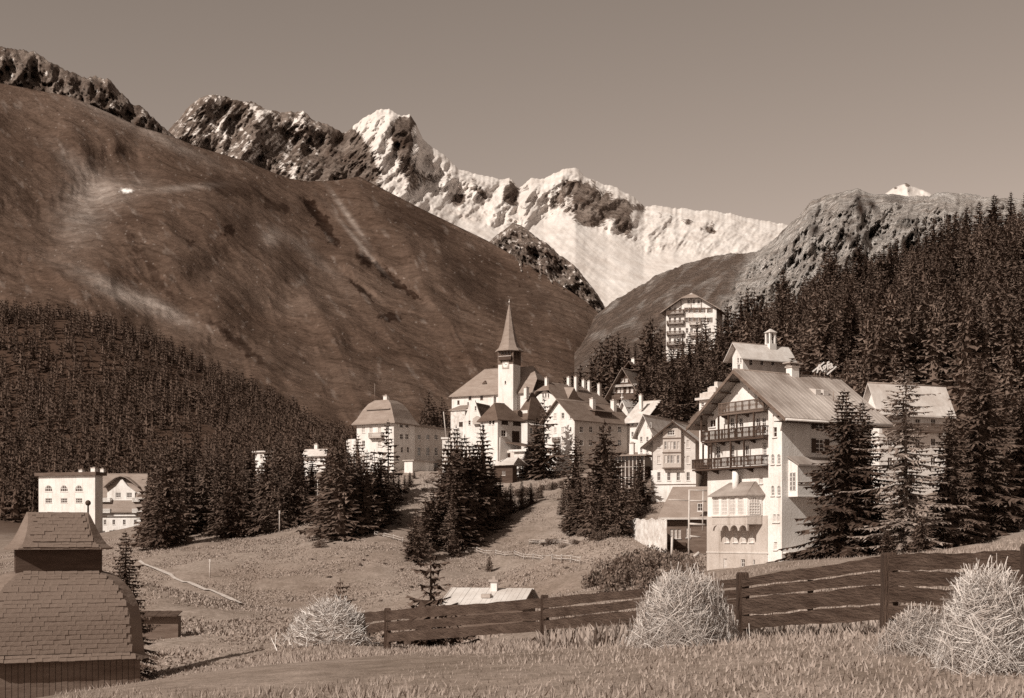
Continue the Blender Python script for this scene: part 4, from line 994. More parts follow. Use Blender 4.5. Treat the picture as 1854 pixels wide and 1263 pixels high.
# --- white gable house with dark slate roof at the top of the bank
H = House('slate_gable_house', 'tall white gabled house with dark slate roof and two chimneys facing the bank', 'house', 1040, 290, 45, 868)
H.dims(985, 1141, 757); rz = H.A(1010, 724, .6)[1]
H.walls('plaster', 'A', rz - .05, 3.0); H.roof('A', rz, .7, .9, .22, 'slate', hip=((.0, 0), (4.5, .6)) if False else None)
m = MB(); m.box((0.02, -.05, -2.5), (H.Lx, .0, H.H - .02)); H.wallobj.append(H.part(m, 'side_shade_skin', 'plaster_grey'))  # greyer skin on the side turned from the sun: its shade put into colour
for py in (752, 778, 803, 828): H.window('A', 1019, py, 5, 10, bars=(1, 1), pane='curtain' if py > 760 else 'glass'); H.window('A', 1005, py + 1, 5, 10, bars=(1, 1), pane='curtain')
for py in (754, 777, 802, 828, 850): H.window('A', 1033, py, 3, 8, bars=(0, 0))
for py in (795, 818):
    t0, t1 = H.A(1012, py, .5)[0], H.A(1000, py, .5)[0]; H.balcony('A', t0, t1, H.A(1006, py + 3, .5)[1], .6, .8, mat='wood_mid')
for px in (1053, 1070, 1088, 1105, 1122):
    for py in (777, 801, 826): H.window('B', px, py, 6, 11, bars=(1, 1), off=.05)
for px, yy, top in ((1073, .35, 722), (1111, .35, 725)):
    x, z = H.onx(px, top, H.Ly * yy); H.chimney(x, H.Ly * yy, H.H + 1.5, z, 1.0, 1.0)
x0, z = H.onx(1076, 745, 1.2); x1, _ = H.onx(1107, 745, 1.2); m = MB(); m.box((x0, 1.0, H.H + .3), (x1, 3.4, H.H + 2.2)); H.wallobj.append(H.part(m, 'dormer', 'wood_dark'))
m = MB(); m.prism([(x0 - .4, .5, H.H + 2.15), (x1 + .4, .5, H.H + 2.15), (x1 + .4, 4.4, H.H + 3.0), (x0 - .4, 4.4, H.H + 3.0)], (0, 0, .15)); H.part(m, 'dormer_roof', 'slate')
H.finish()

# --- white stepped house with dark mansard left of it
H = House('mansard_house', 'white house with dark mansard roof and open dark doorway below the church tower', 'house', 901, 305, 42, 815)
H.dims(870, 944, 755); rz = H.zc(728)
H.walls('plaster', None, None, 3.0); H.roof('A', rz, .7, .6, .22, 'slate_dark', hip=((2.2, 1.0), (3.2, 1.0)))
for px in (887, 893): H.window('A', px, 764, 4, 9, bars=(0, 1))
H.window('B', 914, 762, 12, 12, bars=(2, 0), pane='glass', frame='wood_dark'); H.window('B', 936, 763, 14, 14, bars=(1, 0), frame='wood_dark'); H.window('B', 934, 792, 14, 24, bars=(1, 1), frame='wood_dark', name='door', sill=False); H.window('B', 912, 784, 9, 12, bars=(1, 1))
x, z = H.onx(937, 740, 1.5); m = MB(); m.prism([(x - .8, .6, H.H + .6), (x + .8, .6, H.H + .6), (x + .8, .6, H.H + 1.8), (x, .6, H.H + 2.2), (x - .8, .6, H.H + 1.8)], (0, 2.5, 0)); H.part(m, 'dormer', 'slate_dark')
H.chimney(2.0, H.Ly * .6, rz - .8, rz + 1.6, .8)
H.finish()
H = House('crow_gable_house', 'white house with tall shaped gable end and hooded bay below church nave', 'house', 873, 318, 66, 800)
H.dims(838, 905, 762); rz = H.A(852, 724)[1]
H.walls('plaster', None, None, 4.0)
m = MB(); yc = H.Ly / 2; pts = [(0, 0, H.H - .1), (0, H.Ly, H.H - .1), (0, H.Ly * .93, H.H + .8), (0, H.Ly * .76, H.H + (rz - H.H) * .5), (0, H.Ly * .62, rz - .1), (0, H.Ly * .38, rz - .1), (0, H.Ly * .2, H.H + (rz - H.H) * .5), (0, H.Ly * .06, H.H + .8)]
m.prism(pts, (.5, 0, 0)); H.wallobj.append(H.part(m, 'gable', 'plaster'))
H.roof('A', rz - .7, .3, -.4, .2, 'slate_dark'); H.window('A', 861, 739, 3, 8, bars=(0, 1)); H.window('A', 864, 765, 9, 8, bars=(1, 1)); H.window('A', 850, 765, 4, 8, bars=(0, 1))
m = MB(); t0, t1 = H.A(870, 757, .8)[0], H.A(856, 757, .8)[0]; z = H.A(863, 757, .8)[1]; m.prism([(-.8, t0, z - 1.4), (-.8, t1, z - 1.4), (-.8, t1, z), (-.8, (t0 + t1) / 2, z + .6), (-.8, t0, z)], (.8, 0, 0)); H.part(m, 'hooded_bay', 'plaster_tan')
H.finish()
# grotto-like white lower house under the nave
H = House('stone_cottage', 'small rough white cottage with dark square opening under the church nave', 'house', 842, 330, 60, 782)
H.dims(816, 850, 742); H.walls('stone_white', None, None, 4.0); m = MB(); m.prism([(-.4, -.4, H.H), (-.4, H.Ly + .4, H.H), (5, H.Ly + .4, H.H + 1.6), (5, -.4, H.H + 1.6)], (0, 0, .2)); H.part(m, 'roof', 'slate_mid'); H.window('A', 836, 768, 10, 9, bars=(0, 0), frame='wood_dark', sill=False); H.finish()

# --- house with half-hipped white gable behind, many chimneys
H = House('chimney_house', 'white half-hipped house crowded with chimneys behind the slate-roofed gabled house', 'house', 1010, 345, 48, 770)
H.dims(962, 1100, 722); rz = H.A(988, 692, .5)[1]
H.walls('plaster', 'A', rz - 1.9, 4.0); H.roof('A', rz, 1.2, .9, .22, 'slate', hip=((2.6, .38), (3.0, .5)))
for px in (983, 988, 993): H.window('A', px, 716, 2.6, 8, bars=(0, 0))
for px in (976, 996): H.window('A', px, 738, 4, 9, bars=(1, 1))
for px, yy, top in ((990, .5, 684), (1030, .5, 683), (1043, .35, 682), (1057, .5, 688), (1067, .4, 690), (1085, .3, 695)):
    x, z = H.onx(px, top, H.Ly * yy); H.chimney(x, H.Ly * yy, rz - 3.2, z, .8)
x0, z = H.onx(1032, 720, .8); m = MB(); m.prism([(x0 - 1.5, .2, H.H + .4), (x0 + 3.5, .2, H.H + .4), (x0 + 1, .2, H.H + 3.6)], (0, 4.5, .4)); H.part(m, 'dormer', 'slate_mid')
H.finish()
H = House('turret_house', 'small house with pyramid slate roof and light veranda between church tower and gabled house', 'house', 955, 322, 45, 800)
H.dims(938, 990, 742); rz = H.zc(709); H.walls('plaster', None, None, 4.0); H.roof('A', rz, .9, .9, .2, 'slate_dark', hip=((4.0, 1.0), (4.0, 1.0)))
for px in (962, 973): H.window('B', px, 756, 5, 10, bars=(1, 1)); H.window('B', px, 780, 5, 12, bars=(1, 1))
m = MB(); z = H.B(970, 768, 1.2)[1]; m.prism([(0, -1.4, z - .3), (H.Lx, -1.4, z - .3), (H.Lx, 0, z + .5), (0, 0, z + .5)], (0, 0, .14)); H.part(m, 'veranda_roof', 'tin_pale')
x, z = H.onx(953, 702, H.Ly / 2); H.chimney(x, H.Ly / 2, rz - 1.5, z, .9); H.finish()

# --- light-roofed pair of houses right of the slate house
H = House('pale_roof_house', 'pale sheet-roofed house with white carved gable right of the slate gabled house', 'house', 1166, 300, 52, 805)
H.dims(1138, 1215, 758); rz = H.A(1140, 730, 1.0)[1]
H.walls('plaster', None, None, 3.0); zr = H.zc(727); H.roof('B', zr + .6, 1.2, 1.0, .2, 'tin_pale')
m = MB(); m.prism([(0, 0, H.H), (H.Lx, 0, H.H), (H.Lx / 2, 0, zr + .5)], (0, .3, 0)); H.part(m, 'gable', 'wood_mid')
m = MB(); m.box((H.Lx * .25, -.06, H.H + .3), (H.Lx * .75, -.01, H.H + 1.6)); H.part(m, 'gable_window', 'wood_dark')
grid(H, 'A', (1145, 1155), (766, 786), 4, 9, bars=(1, 1)); grid(H, 'B', (1176, 1190), (770, 790), 5, 10, bars=(1, 1))
H.chimney(2, H.Ly * .5, zr - 1.5, zr + 1.8, .7); H.finish()
H = House('twin_gable_house', 'white house with small open gable and pale roof behind the shingled chalet', 'house', 1180, 268, 60, 830)
H.dims(1155, 1262, 778); rz = H.A(1172, 751, 1.0)[1]; H.walls('plaster', 'A', rz - .05, 4.0); H.roof('A', rz, .9, 1.0, .18, 'tin_pale')
for px in (1177, 1182): H.window('A', px - 4, 769, 2.6, 9, bars=(0, 0))
grid(H, 'A', (1161, 1172), (795, 815), 4, 9, bars=(1, 1)); H.finish()
H = House('ornate_gable_house', 'small white house with ornate fretted gable and pale roof under the dark chalet', 'house', 1140, 322, 40, 790)
H.dims(1122, 1172, 748); rz = H.A(1128, 724, .8)[1]; H.walls('plaster', 'A', rz - .05, 4.0); H.roof('A', rz, .8, .9, .18, 'tin_pale')
m = MB(); t1 = H.A(1128, 730, .95)[0]; m.tube((-.95, H.Ly / 2, rz - .2), (-.95, H.Ly / 2, rz + 1.6), .16, .05); m.box((-.95, H.Ly / 2 - .5, rz + .6), (-.85, H.Ly / 2 + .5, rz + .8)); H.part(m, 'gable_ornament', 'trim')
m = MB(); m.prism([(-.92, H.Ly / 2, rz + .1), (-.92, -.8, H.H - .6), (-.92, -.8, H.H - .95), (-.92, H.Ly / 2, rz - .35)], (.08, 0, 0)); H.part(m, 'barge_board', 'trim')
m = MB(); m.prism([(-.92, H.Ly / 2, rz + .1), (-.92, H.Ly + .8, H.H - .6), (-.92, H.Ly + .8, H.H - .95), (-.92, H.Ly / 2, rz - .35)], (.08, 0, 0)); H.part(m, 'barge_board', 'trim')
grid(H, 'A', (1127, 1134), (756, 772), 3.5, 8, bars=(1, 1)); H.finish()

# --- dark timber chalet on the slope
H = House('timber_chalet', 'dark timber chalet with white windows and balconies below the spruces', 'house', 1152, 335, 62, 742)
H.dims(1109, 1175, 703); rz = H.A(1130, 667, 1.2)[1]; H.walls('wood_dark', 'A', rz - .05, 4.0); H.roof('A', rz, 1.6, 1.6, .2, 'slate_mid')
for px in (1127, 1134): H.window('A', px, 688, 5, 7, bars=(1, 0), pane='curtain')
for px in (1112, 1120, 1126, 1136, 1144): H.window('A', px, 706, 4.5, 9, bars=(1, 1), pane='curtain')
t0, t1 = H.A(1152, 718, 1)[0], H.A(1108, 718, 1)[0]; H.balcony('A', t0, t1, H.A(1130, 721, 1)[1], 1.0, .9, mat='wood_mid'); H.balcony('A', t0, t1, H.A(1130, 698, 1)[1], .8, .35, mat='wood_pale', brackets=False)
grid(H, 'A', (1118, 1127, 1137, 1146), (729,), 5, 9, bars=(1, 1), pane='curtain'); H.finish()
H = House('dark_roof_lodge', 'dark-roofed lodge peeping between spruces behind the timber chalet', 'house', 1150, 372, 60, 700)
H.dims(1130, 1178, 668); rz = H.zc(655); H.walls('wood_mid', None, None, 3.0); H.roof('A', rz, 1.0, .8, .2, 'slate_dark'); H.chimney(2.5, H.Ly / 2, rz - 1, rz + 1.3, .9); H.window('A', 1140, 678, 5, 8); H.finish()

# --- hotel high among the trees
H = House('hillside_hotel', 'tall white hotel with balconies and dark gable roof high among the spruces', 'hotel', 1297, 378, 72, 640)
H.dims(1206, 1308, 557); rz = H.A(1254, 529, 1)[1]
H.walls('plaster', 'A', rz - .05, 6.0); H.roof('A', rz, 1.4, 1.5, .25, 'slate_mid', hip=((2.4, .3), None))
for px in (1247, 1256, 1265): H.window('A', px, 546, 4.5, 7, bars=(1, 0))
for py in (561, 579, 598, 617):
    grid(H, 'A', (1213, 1222, 1231), (py,), 4.5, 9, bars=(1, 1)); grid(H, 'A', (1244, 1252, 1262, 1272, 1285), (py,), 5, 9, bars=(1, 1), shutters='wood_mid' if py < 590 else None)
    t0, t1 = H.A(1237, py, 1)[0], H.A(1207, py, 1)[0]; H.balcony('A', t0, t1, H.A(1220, py + 6.5, 1)[1], 1.1, .9, mat='wood_mid', solid=True)
for py in (580, 599, 618):
    t0, t1 = H.A(1268, py, 1)[0], H.A(1248, py, 1)[0]; H.balcony('A', t0, t1, H.A(1258, py + 6.5, 1)[1], 1.1, .9, mat='plaster_tan', solid=True)
m = MB()
for a_, b_ in (((-1.4, H.H - .6), (H.Ly * .5, rz)), ((H.Ly + 1.4, H.H - .6), (H.Ly * .5, rz))): pass
for t_ in (.3, .5, .7):
    m = MB(); m.box((-.1, H.Ly * t_ - .1, H.H - .2), (-.01, H.Ly * t_ + .1, H.H + (rz - H.H) * (1 - abs(t_ - .5) * 2) - .3)); H.part(m, 'gable_timber', 'wood_mid')
m = MB(); m.box((-.1, .1, H.H - .15), (-.01, H.Ly - .1, H.H + .1)); H.part(m, 'gable_beam', 'wood_mid')
H.finish()

# --- gabled lodge with bell turret behind the big chalet
H = House('bell_turret_lodge', 'white gabled lodge with pale roof and small open turret behind the big chalet', 'house', 1345, 262, 28, 690)
H.dims(1328, 1432, 638); rz = H.A(1346, 616, 1)[1]; H.dims(1326, 1428, 638); rz = H.zc(620)
H.walls('plaster', 'A', rz - .05, 4.0); H.roof('A', rz, 1.3, 1.3, .2, 'tin_pale')
for px in (1336, 1341): H.window('A', px, 652, 3, 8, bars=(0, 1)); 
H.window('A', 1337, 664, 5, 9)
grid(H, 'B', (1360, 1380, 1400), (655,), 6, 12, bars=(1, 1))
x, z = H.onx(1395, 605, H.Ly / 2); r = empty('turret', (0, 0, 0)); r.parent = H.root
for dx in (-.6, .6):
    for dy in (-.6, .6):
        m = MB(); m.box((x + dx - .18, H.Ly / 2 + dy - .18, rz - .8), (x + dx + .18, H.Ly / 2 + dy + .18, z + .3)); H.part(m, 'turret_post', 'plaster', r)
m = MB(); m.box((x - .85, H.Ly / 2 - .85, rz - .8), (x + .85, H.Ly / 2 + .85, rz + .5)); H.part(m, 'turret_base', 'plaster', r)
m = MB(); m.rings([[(x - 1, H.Ly / 2 - 1, z + .3), (x + 1, H.Ly / 2 - 1, z + .3), (x + 1, H.Ly / 2 + 1, z + .3), (x - 1, H.Ly / 2 + 1, z + .3)], [(x - .1, H.Ly / 2 - .1, z + 1.1), (x + .1, H.Ly / 2 - .1, z + 1.1), (x + .1, H.Ly / 2 + .1, z + 1.1), (x - .1, H.Ly / 2 + .1, z + 1.1)]]); H.part(m, 'turret_roof', 'tin_pale', r)
H.finish()
# --- flat pale-roofed house left behind the chalet's gable
H = House('terraced_house', 'white house with stepped pale slab roofs partly hidden by the big chalet gable', 'house', 1292, 205, 40, 770)
H.dims(1266, 1335, 722); H.walls('plaster', None, None, 6.0)
for i, (py, w_) in enumerate(((722, 0.0), (711, .3), (700, .55))):
    z = H.zc(py); m = MB(); m.box((-.6 + w_ * H.Lx * .7, -.6 + w_ * 2, z), (H.Lx + .4, H.Ly + .4 - w_ * 2, z + .35)); H.part(m, 'roof_slab', 'tin_pale')
    m = MB(); m.box((.1 + w_ * H.Lx * .7, .1 + w_ * 2, z + .35), (H.Lx, H.Ly - w_ * 2, z + 1.1)); H.part(m, 'attic_wall', 'plaster_grey')
grid(H, 'A', (1272, 1283), (732, 752), 5, 8); H.finish()

# --- white building behind the spruces on the right
H = House('white_lodging_house', 'big white house with pale roof half hidden behind the tall spruces', 'house', 1592, 178, 22, 870)
H.dims(1572, 1712, 726); H.walls('plaster', 'A', H.zc(697), 4.0); H.roof('A', H.zc(694), 1.0, 1.0, .22, 'tin_pale')
for py in (765, 800, 835): grid(H, 'B', (1612, 1637, 1662, 1690), (py,), 9, 14, bars=(1, 1))
H.balcony('B', .5, H.Lx - 1, H.B(1630, 778, 1)[1], 1.0, 1.0, mat='wood_mid'); H.finish()

# --- left edge: arched-window block and white chalet hotel
H = House('arched_window_block', 'white flat-topped block with arched windows behind the tiled turret', 'house', 172, 360, 70, 975)
H.dims(70, 186, 860); H.walls('plaster', None, None, 3.0); m = MB(); m.box((-.8, -.8, H.H), (H.Lx + .8, H.Ly + .8, H.H + .9)); H.part(m, 'cornice', 'slate_dark')
for px in (88, 116, 143): H.window('A', px, 884, 14, 12, 'arch', bars=(3, 1)); H.window('A', px, 906, 12, 9, bars=(3, 1)); H.window('A', px, 932, 12, 10, bars=(2, 1)); H.window('A', px, 955, 12, 12, bars=(2, 1))
x, z = H.ony(185, 847, 2)[0], 0
H.chimney(3, 2.5, H.H, H.zc(846), 1.4); H.chimney(6, 9, H.H, H.zc(848), 1.2); H.finish()
H = House('chalet_hotel', 'white chalet hotel with curved gable, side balconies and pale roof at the forest edge', 'hotel', 258, 385, 78, 965)
H.dims(172, 266, 898); rz = H.A(215, 866, .8)[1]
H.walls('plaster', None, None, 3.0)
t0, t1 = H.A(248, 890)[0], H.A(195, 890)[0]
m = MB(); m.prism([(-.3, t0, 0), (-.3, t1, 0), (-.3, t1, H.A(200, 892)[1]), (-.3, (t0 * .3 + t1 * .7), H.A(205, 880)[1]), (-.3, (t0 + t1) / 2, rz), (-.3, (t0 * .7 + t1 * .3), H.A(205, 880)[1]), (-.3, t0, H.A(200, 892)[1])], (2.0, 0, 0)); H.wallobj.append(H.part(m, 'gable_front', 'plaster'))
H.roof('B', H.zc(858), 1.0, 1.0, .25, 'slate_mid', hip=((.1, 1.0), None) if False else None)
m = MB(); tc = (t0 + t1) / 2; hw = abs(t1 - t0) / 2
pr = [(-1.18, -2.6), (-.75, -1.0), (-.35, .2), (0, .62), (.35, .2), (.75, -1.0), (1.18, -2.6)]
for (a, za), (b, zb_) in zip(pr[:-1], pr[1:]): m.prism([(-1.2, tc + a * hw, rz + za), (-1.2, tc + b * hw, rz + zb_), (4.5, tc + b * hw, rz + zb_), (4.5, tc + a * hw, rz + za)], (0, 0, .25))
H.part(m, 'gable_roof', 'slate_mid')
for px in (214, 234): H.window('A', px, 896, 10, 9, off=.3, bars=(3, 1)); H.window('A', px, 916, 10, 9, off=.3, bars=(3, 1))
for px in (180, 250): H.window('A', px, 897, 10, 12, bars=(1, 0)); H.window('A', px, 917, 10, 12, bars=(1, 0))
for py in (907, 927):
    for a, b in ((200, 173), (258, 240)):
        q0, q1 = H.A(b if a < b else a, py, 1)[0], H.A(a if a < b else b, py, 1)[0]; H.balcony('A', min(q0, q1), max(q0, q1), H.A(215, py, 1)[1], 1.3, 1.0, mat='plaster', solid=True)
m = MB(); z = H.A(215, 935)[1]; m.box((-1.6, -.5, z - .2), (.0, H.Ly + .5, z + .1)); H.part(m, 'ledge', 'wood_dark')
m = MB(); m.box((-1.4, -.4, -2), (.05, H.Ly + .4, z - .2)); H.wallobj.append(H.part(m, 'ground_floor', 'plaster'))
for px in (182, 190, 206, 225, 245): H.window('A', px, 945, 5, 9, off=1.4, bars=(1, 1))
H.window('A', 207, 966, 18, 12, off=1.4, bars=(0, 0), name='garage_door', frame='wood_dark', sill=False)
for px in (180, 188, 235, 245): H.window('A', px, 965, 5, 9, off=1.4, bars=(1, 1))
H.chimney(3.0, H.A(186, 850, -3)[0], H.zc(870), H.zc(847), 1.1); H.finish()

# --- bits of white houses showing through the left-hand trees
H = House('white_villa', 'bright narrow white villa with flat eave showing between forest spruces', 'house', 484, 345, 60, 850)
H.dims(462, 492, 818); H.walls('plaster', None, None, 5.0); m = MB(); m.box((-.6, -.6, H.H), (H.Lx + .6, H.Ly + .6, H.H + .35)); H.part(m, 'roof_slab', 'tin_pale'); H.window('A', 473, 826, 4, 7); H.finish()
H = House('low_white_house', 'low white house with pale roof and one chimney showing between forest spruces', 'house', 590, 345, 72, 850)
H.dims(550, 600, 822); H.walls('plaster', None, None, 5.0); H.roof('B', H.zc(813), .7, .5, .2, 'tin_pale'); H.chimney(2, H.A(573, 806, -2)[0], H.H, H.zc(803), .9); grid(H, 'A', (558, 572, 582), (832,), 5, 7); H.finish()

# --- shed, pillar and conservatory on the village terrace
H = House('garden_shed', 'small dark shed with light pitched roof at the top of the bank', 'shed', 928, 282, 58, 868)
H.dims(894, 936, 842); H.walls('wood_dark', None, None, 2.0); m = MB(); m.prism([(-.8, -.8, H.H + .05), (-.8, H.Ly + .8, H.H + .05), (2.6, H.Ly * .6, H.H + 1.7), (2.6, .2, H.H + 1.7)], (0, 0, .15)); m.prism([(2.62, .2, H.H + 1.7), (2.62, H.Ly * .6, H.H + 1.7), (5.6, H.Ly + .8, H.H + .05), (5.6, -.8, H.H + .05)], (0, 0, .15)); H.part(m, 'roof', 'tin_pale')
m = MB(); m.tube((.5, H.A(903, 840)[0], H.H), (.5, H.A(903, 840)[0], H.zc(790)), .13); H.part(m, 'stove_pipe', 'tin_pale'); H.window('A', 912, 856, 6, 8, frame='wood_pale'); H.finish()
H = House('white_kiosk', 'narrow white kiosk with flat slab roof next to the dark shed', 'kiosk', 950, 288, 62, 866)
H.dims(931, 962, 817); H.walls('plaster', None, None, 2.0); m = MB(); m.box((-.7, -.7, H.H), (H.Lx + .5, H.Ly + 1.0, H.H + .45)); H.part(m, 'roof_slab', 'plaster'); H.window('A', 940, 838, 4, 12, bars=(0, 1), pane='curtain'); H.finish()
H = House('terrace_hall', 'long low hall with dark flat roof below the mansard house', 'hall', 965, 300, 40, 850)
H.dims(905, 985, 812); H.walls('plaster_grey', None, None, 3.0); m = MB(); m.prism([(-.6, -.6, H.H), (H.Lx + .6, -.6, H.H), (H.Lx + .6, H.Ly * .8, H.H + 1.9), (-.6, H.Ly * .8, H.H + 1.9)], (0, 0, .2)); H.part(m, 'roof', 'slate_dark'); H.window('A', 918, 826, 12, 12, bars=(0, 0), frame='wood_dark'); H.finish()
H = House('conservatory', 'glazed conservatory with flat projecting roof among the bank trees', 'conservatory', 1166, 262, 66, 880)
H.dims(1112, 1180, 825); m = MB(); m.box((.15, .15, -1.5), (H.Lx, H.Ly - .15, H.H - .1)); H.part(m, 'glazing', 'glass')
for i in range(9):
    t = H.Ly * i / 8; m = MB(); m.box((0, t - .09, -1.5), (.2, t + .09, H.H)); H.part(m, 'post', 'wood_pale')
for z in (H.H * .3, H.H * .65): m = MB(); m.box((.03, .02, z - .06), (.17, H.Ly - .02, z + .06)); H.part(m, 'transom', 'wood_pale')
m = MB(); m.box((-1.0, -.8, H.H), (H.Lx + .5, H.Ly + .8, H.H + .3)); H.part(m, 'roof', 'slate_mid')
H.chimney(3, 3.5, H.H + .3, H.zc(800), .9); H.finish()

# --- shed roof in the hollow
H = House('hollow_shed', 'long shed with pale boarded roof and little white chimney in the meadow hollow', 'shed', 949, 76, 78, 1130)
u = 76 / F; H.Ly = H.A(800, 1092)[0]; H.H = H.zc(1092); zr = H.A(880, 1066, -2.4)[1]
m = MB(); m.prism([(0, .1, -2), (3.9, .1, -2), (3.9, .1, H.H - .05), (2.4, .1, zr - .1), (0, .1, H.H - .05)], (0, H.Ly - .2, 0)); H.part(m, 'wall', 'wood_mid')
ro = empty('roof', (0, 0, 0)); ro.parent = H.root
n = 17
for i in range(n):
    t0, t1 = H.Ly * i / n, H.Ly * (i + 1) / n - .012; j = random.uniform(-.012, .012)
    m = MB(); m.prism([(-.35, t0, H.H - .12 + j), (-.35, t1, H.H - .12 + j), (2.4, t1, zr + j), (2.4, t0, zr + j)], (0, 0, .07)); H.part(m, 'roof_board', 'tin_pale', ro)
m = MB(); m.prism([(2.41, -.1, zr), (2.41, H.Ly + .1, zr), (4.3, H.Ly + .1, H.H), (4.3, -.1, H.H)], (0, 0, .07)); H.part(m, 'rear_slope', 'tin_pale', ro)
t, z = H.A(895, 1053, -2.0); H.chimney(2.0, t, zr - .5, z, .38); m = MB(); t2 = H.A(886, 1078, -.8)[0]; zz_ = H.H + (zr - H.H) * .38; m.box((.55, t2 - .1, zz_), (1.0, t2 + .45, zz_ + .22)); H.part(m, 'roof_hatch', 'concrete')
m = MB(); m.prism([(-.4, H.Ly - .02, H.H - .16), (2.4, H.Ly - .02, zr - .03), (2.4, H.Ly - .02, zr + .1), (-.4, H.Ly - .02, H.H - .02)], (0, .06, 0)); H.part(m, 'verge_board', 'wood_pale', ro)

# --- tiled turret roof, near left
Yt = 60; u = Yt / F
tu = tag(empty('tiled_turret', P(46, 1300, Yt + 2.2), R_(22)), 'dark turret with flared slate cap above a bell-shaped slate roof', 'house')
o = Vector(tu.location)
def Xp(px): return (px - 31 - CX) * u - o.x
def Zp(py): return (HY - py) * u - o.z
xl = Xp(48)
xm = (Xp(157) + Xp(48)) / 2
def rect(xr, hd, z, ext=0.0):
    k = min(.55, hd * .35); x2 = 2 * xm - xr     # plan with cut corners
    return [(x2 + k, -hd, z), (xr - k, -hd, z), (xr, -hd + k, z), (xr, hd - k, z), (xr - k, hd, z), (x2 + k, hd, z), (x2, hd - k, z), (x2, -hd + k, z)]
wr = Xp(179)
m = MB(); m.box((2 * xm - wr, -1.15, Zp(1045)), (wr, 1.15, Zp(985))); m.build('turret_wall', M['wood_dark'], tu)
up = [(992, 197, 1.75), (985, 188, 1.5), (975, 181, 1.28), (960, 173, 1.0), (945, 166.5, .68), (932, 161, .34), (925, 158, .06)]
m = MB(); m.rings([rect(Xp(up[0][1]), up[0][2], Zp(up[0][0] + 3))] + [rect(Xp(a), d, Zp(py)) for py, a, d in up]); ru = m.build('upper_roof', M['slate'], tu)
lw = [(1196, 256, 3.5), (1184, 249, 3.25), (1160, 246.5, 3.15), (1135, 245, 3.08), (1118, 243.5, 3.0), (1100, 240, 2.85), (1085, 235, 2.62), (1070, 228, 2.35), (1057, 218, 2.0), (1047, 207, 1.65), (1040, 195, 1.35), (1037, 184, 1.2)]
m = MB(); m.rings([rect(Xp(a), d, Zp(py)) for py, a, d in lw]); rl = m.build('bell_roof', M['slate'], tu)
m = MB(); x2 = 2 * xm - Xp(240); m.box((x2, -2.95, Zp(1420)), (Xp(240), 2.95, Zp(1190))); m.build('wall', M['wood_mid'], tu)
for i in range(26):
    b_ = MB(); xx = x2 + (Xp(240) - x2) * i / 26; b_.box((xx + .01, -3.0 - .012 * (i % 2), Zp(1419)), (xx + (Xp(240) - x2) / 26 - .012, -2.94, Zp(1191))); b_.build('wall_board', M['wood_mid'], tu)
m = MB(); m.tube((Xp(157), 0, Zp(927)), (Xp(157), 0, Zp(911)), .045); m.rings([[(Xp(157) + .14 * s_ * math.cos(k), .14 * s_ * math.sin(k), Zp(907) + .14 * c_) for k in np.linspace(0, 2 * math.pi, 10, False)] for s_, c_ in ((.1, -1), (.7, -.7), (1, 0), (.7, .7), (.1, 1))], smooth=True); m.build('finial', M['wood_dark'], ru)
# individual slates
sl = MB(); sl.prism([(-.17, 0, 0), (.17, 0, 0), (.17, 0, .29), (-.17, 0, .29)], (0, -.022, 0)); slm = sl.mesh('slate', M['slate'])
def slates(parent, prof, cols, seedv):
    rr = random.Random(seedv)
    pts = [(Xp(a), -d, Zp(py)) for py, a, d in prof]
    # walk along the front profile (y, z) and lay courses
    arc = [0]
    for p, q in zip(pts[:-1], pts[1:]): arc.append(arc[-1] + math.hypot(q[1] - p[1], q[2] - p[2]))
    n = int(arc[-1] / .21)
    for i in range(n):
        s_ = i * .21 + .02; k = max(j for j in range(len(arc) - 1) if arc[j] <= s_); f_ = (s_ - arc[k]) / (arc[k + 1] - arc[k])
        y = pts[k][1] + (pts[k + 1][1] - pts[k][1]) * f_; z = pts[k][2] + (pts[k + 1][2] - pts[k][2]) * f_; xr = pts[k][0] + (pts[k + 1][0] - pts[k][0]) * f_
        tilt = math.atan2(pts[k + 1][1] - pts[k][1], pts[k + 1][2] - pts[k][2])
        x = xr - .35 - min(.55, -y * .35) * .8 - (i % 2) * .17; c = 0
        while c < cols and x > 2 * xm - xr + .35 + min(.55, -y * .35) * .8:
            ob = bpy.data.objects.new('slate', slm); ob.location = (x + rr.uniform(-.015, .015), y - .03 - rr.uniform(0, .015), z + rr.uniform(-.012, .012)); ob.rotation_euler = (-tilt - .075 + rr.uniform(-.03, .03), rr.uniform(-.04, .04), 0); ob.scale = (rr.uniform(.93, 1.03), rr.uniform(.8, 1.5), rr.uniform(.95, 1.08))
            link(ob, parent); x -= .335; c += 1
slates(ru, up, 30, 3); slates(rl, lw, 30, 4)
# dark plank lean-to at the turret's foot
q = P(290, 1125, 108); lt_ = tag(empty('lean_to_roof', q), 'low dark plank lean-to at the foot of the tiled turret', 'lean-to')
u = 108 / F
for i in range(8):
    m = MB(); x0 = (-44 + i * 10) * u; m.prism([(x0, -.9, 10 * u), (x0 + 9.6 * u, -.9, 10 * u), (x0 + 9.6 * u, .9, 17 * u + .02 * (i % 2)), (x0, .9, 17 * u + .02 * (i % 2))], (0, 0, .06)); m.build('plank', M['board'], lt_)
m = MB(); m.box((-43 * u, -.3, -4), (34 * u, .7, 10 * u - .01)); m.build('wall', M['wood_mid'], lt_)
# ================================================================== trees
def tri_mesh(name, V, mat): 
    V = np.asarray(V, np.float32).reshape(-1, 3); return np_mesh(name, V, np.arange(len(V)).reshape(-1, 3), mat)

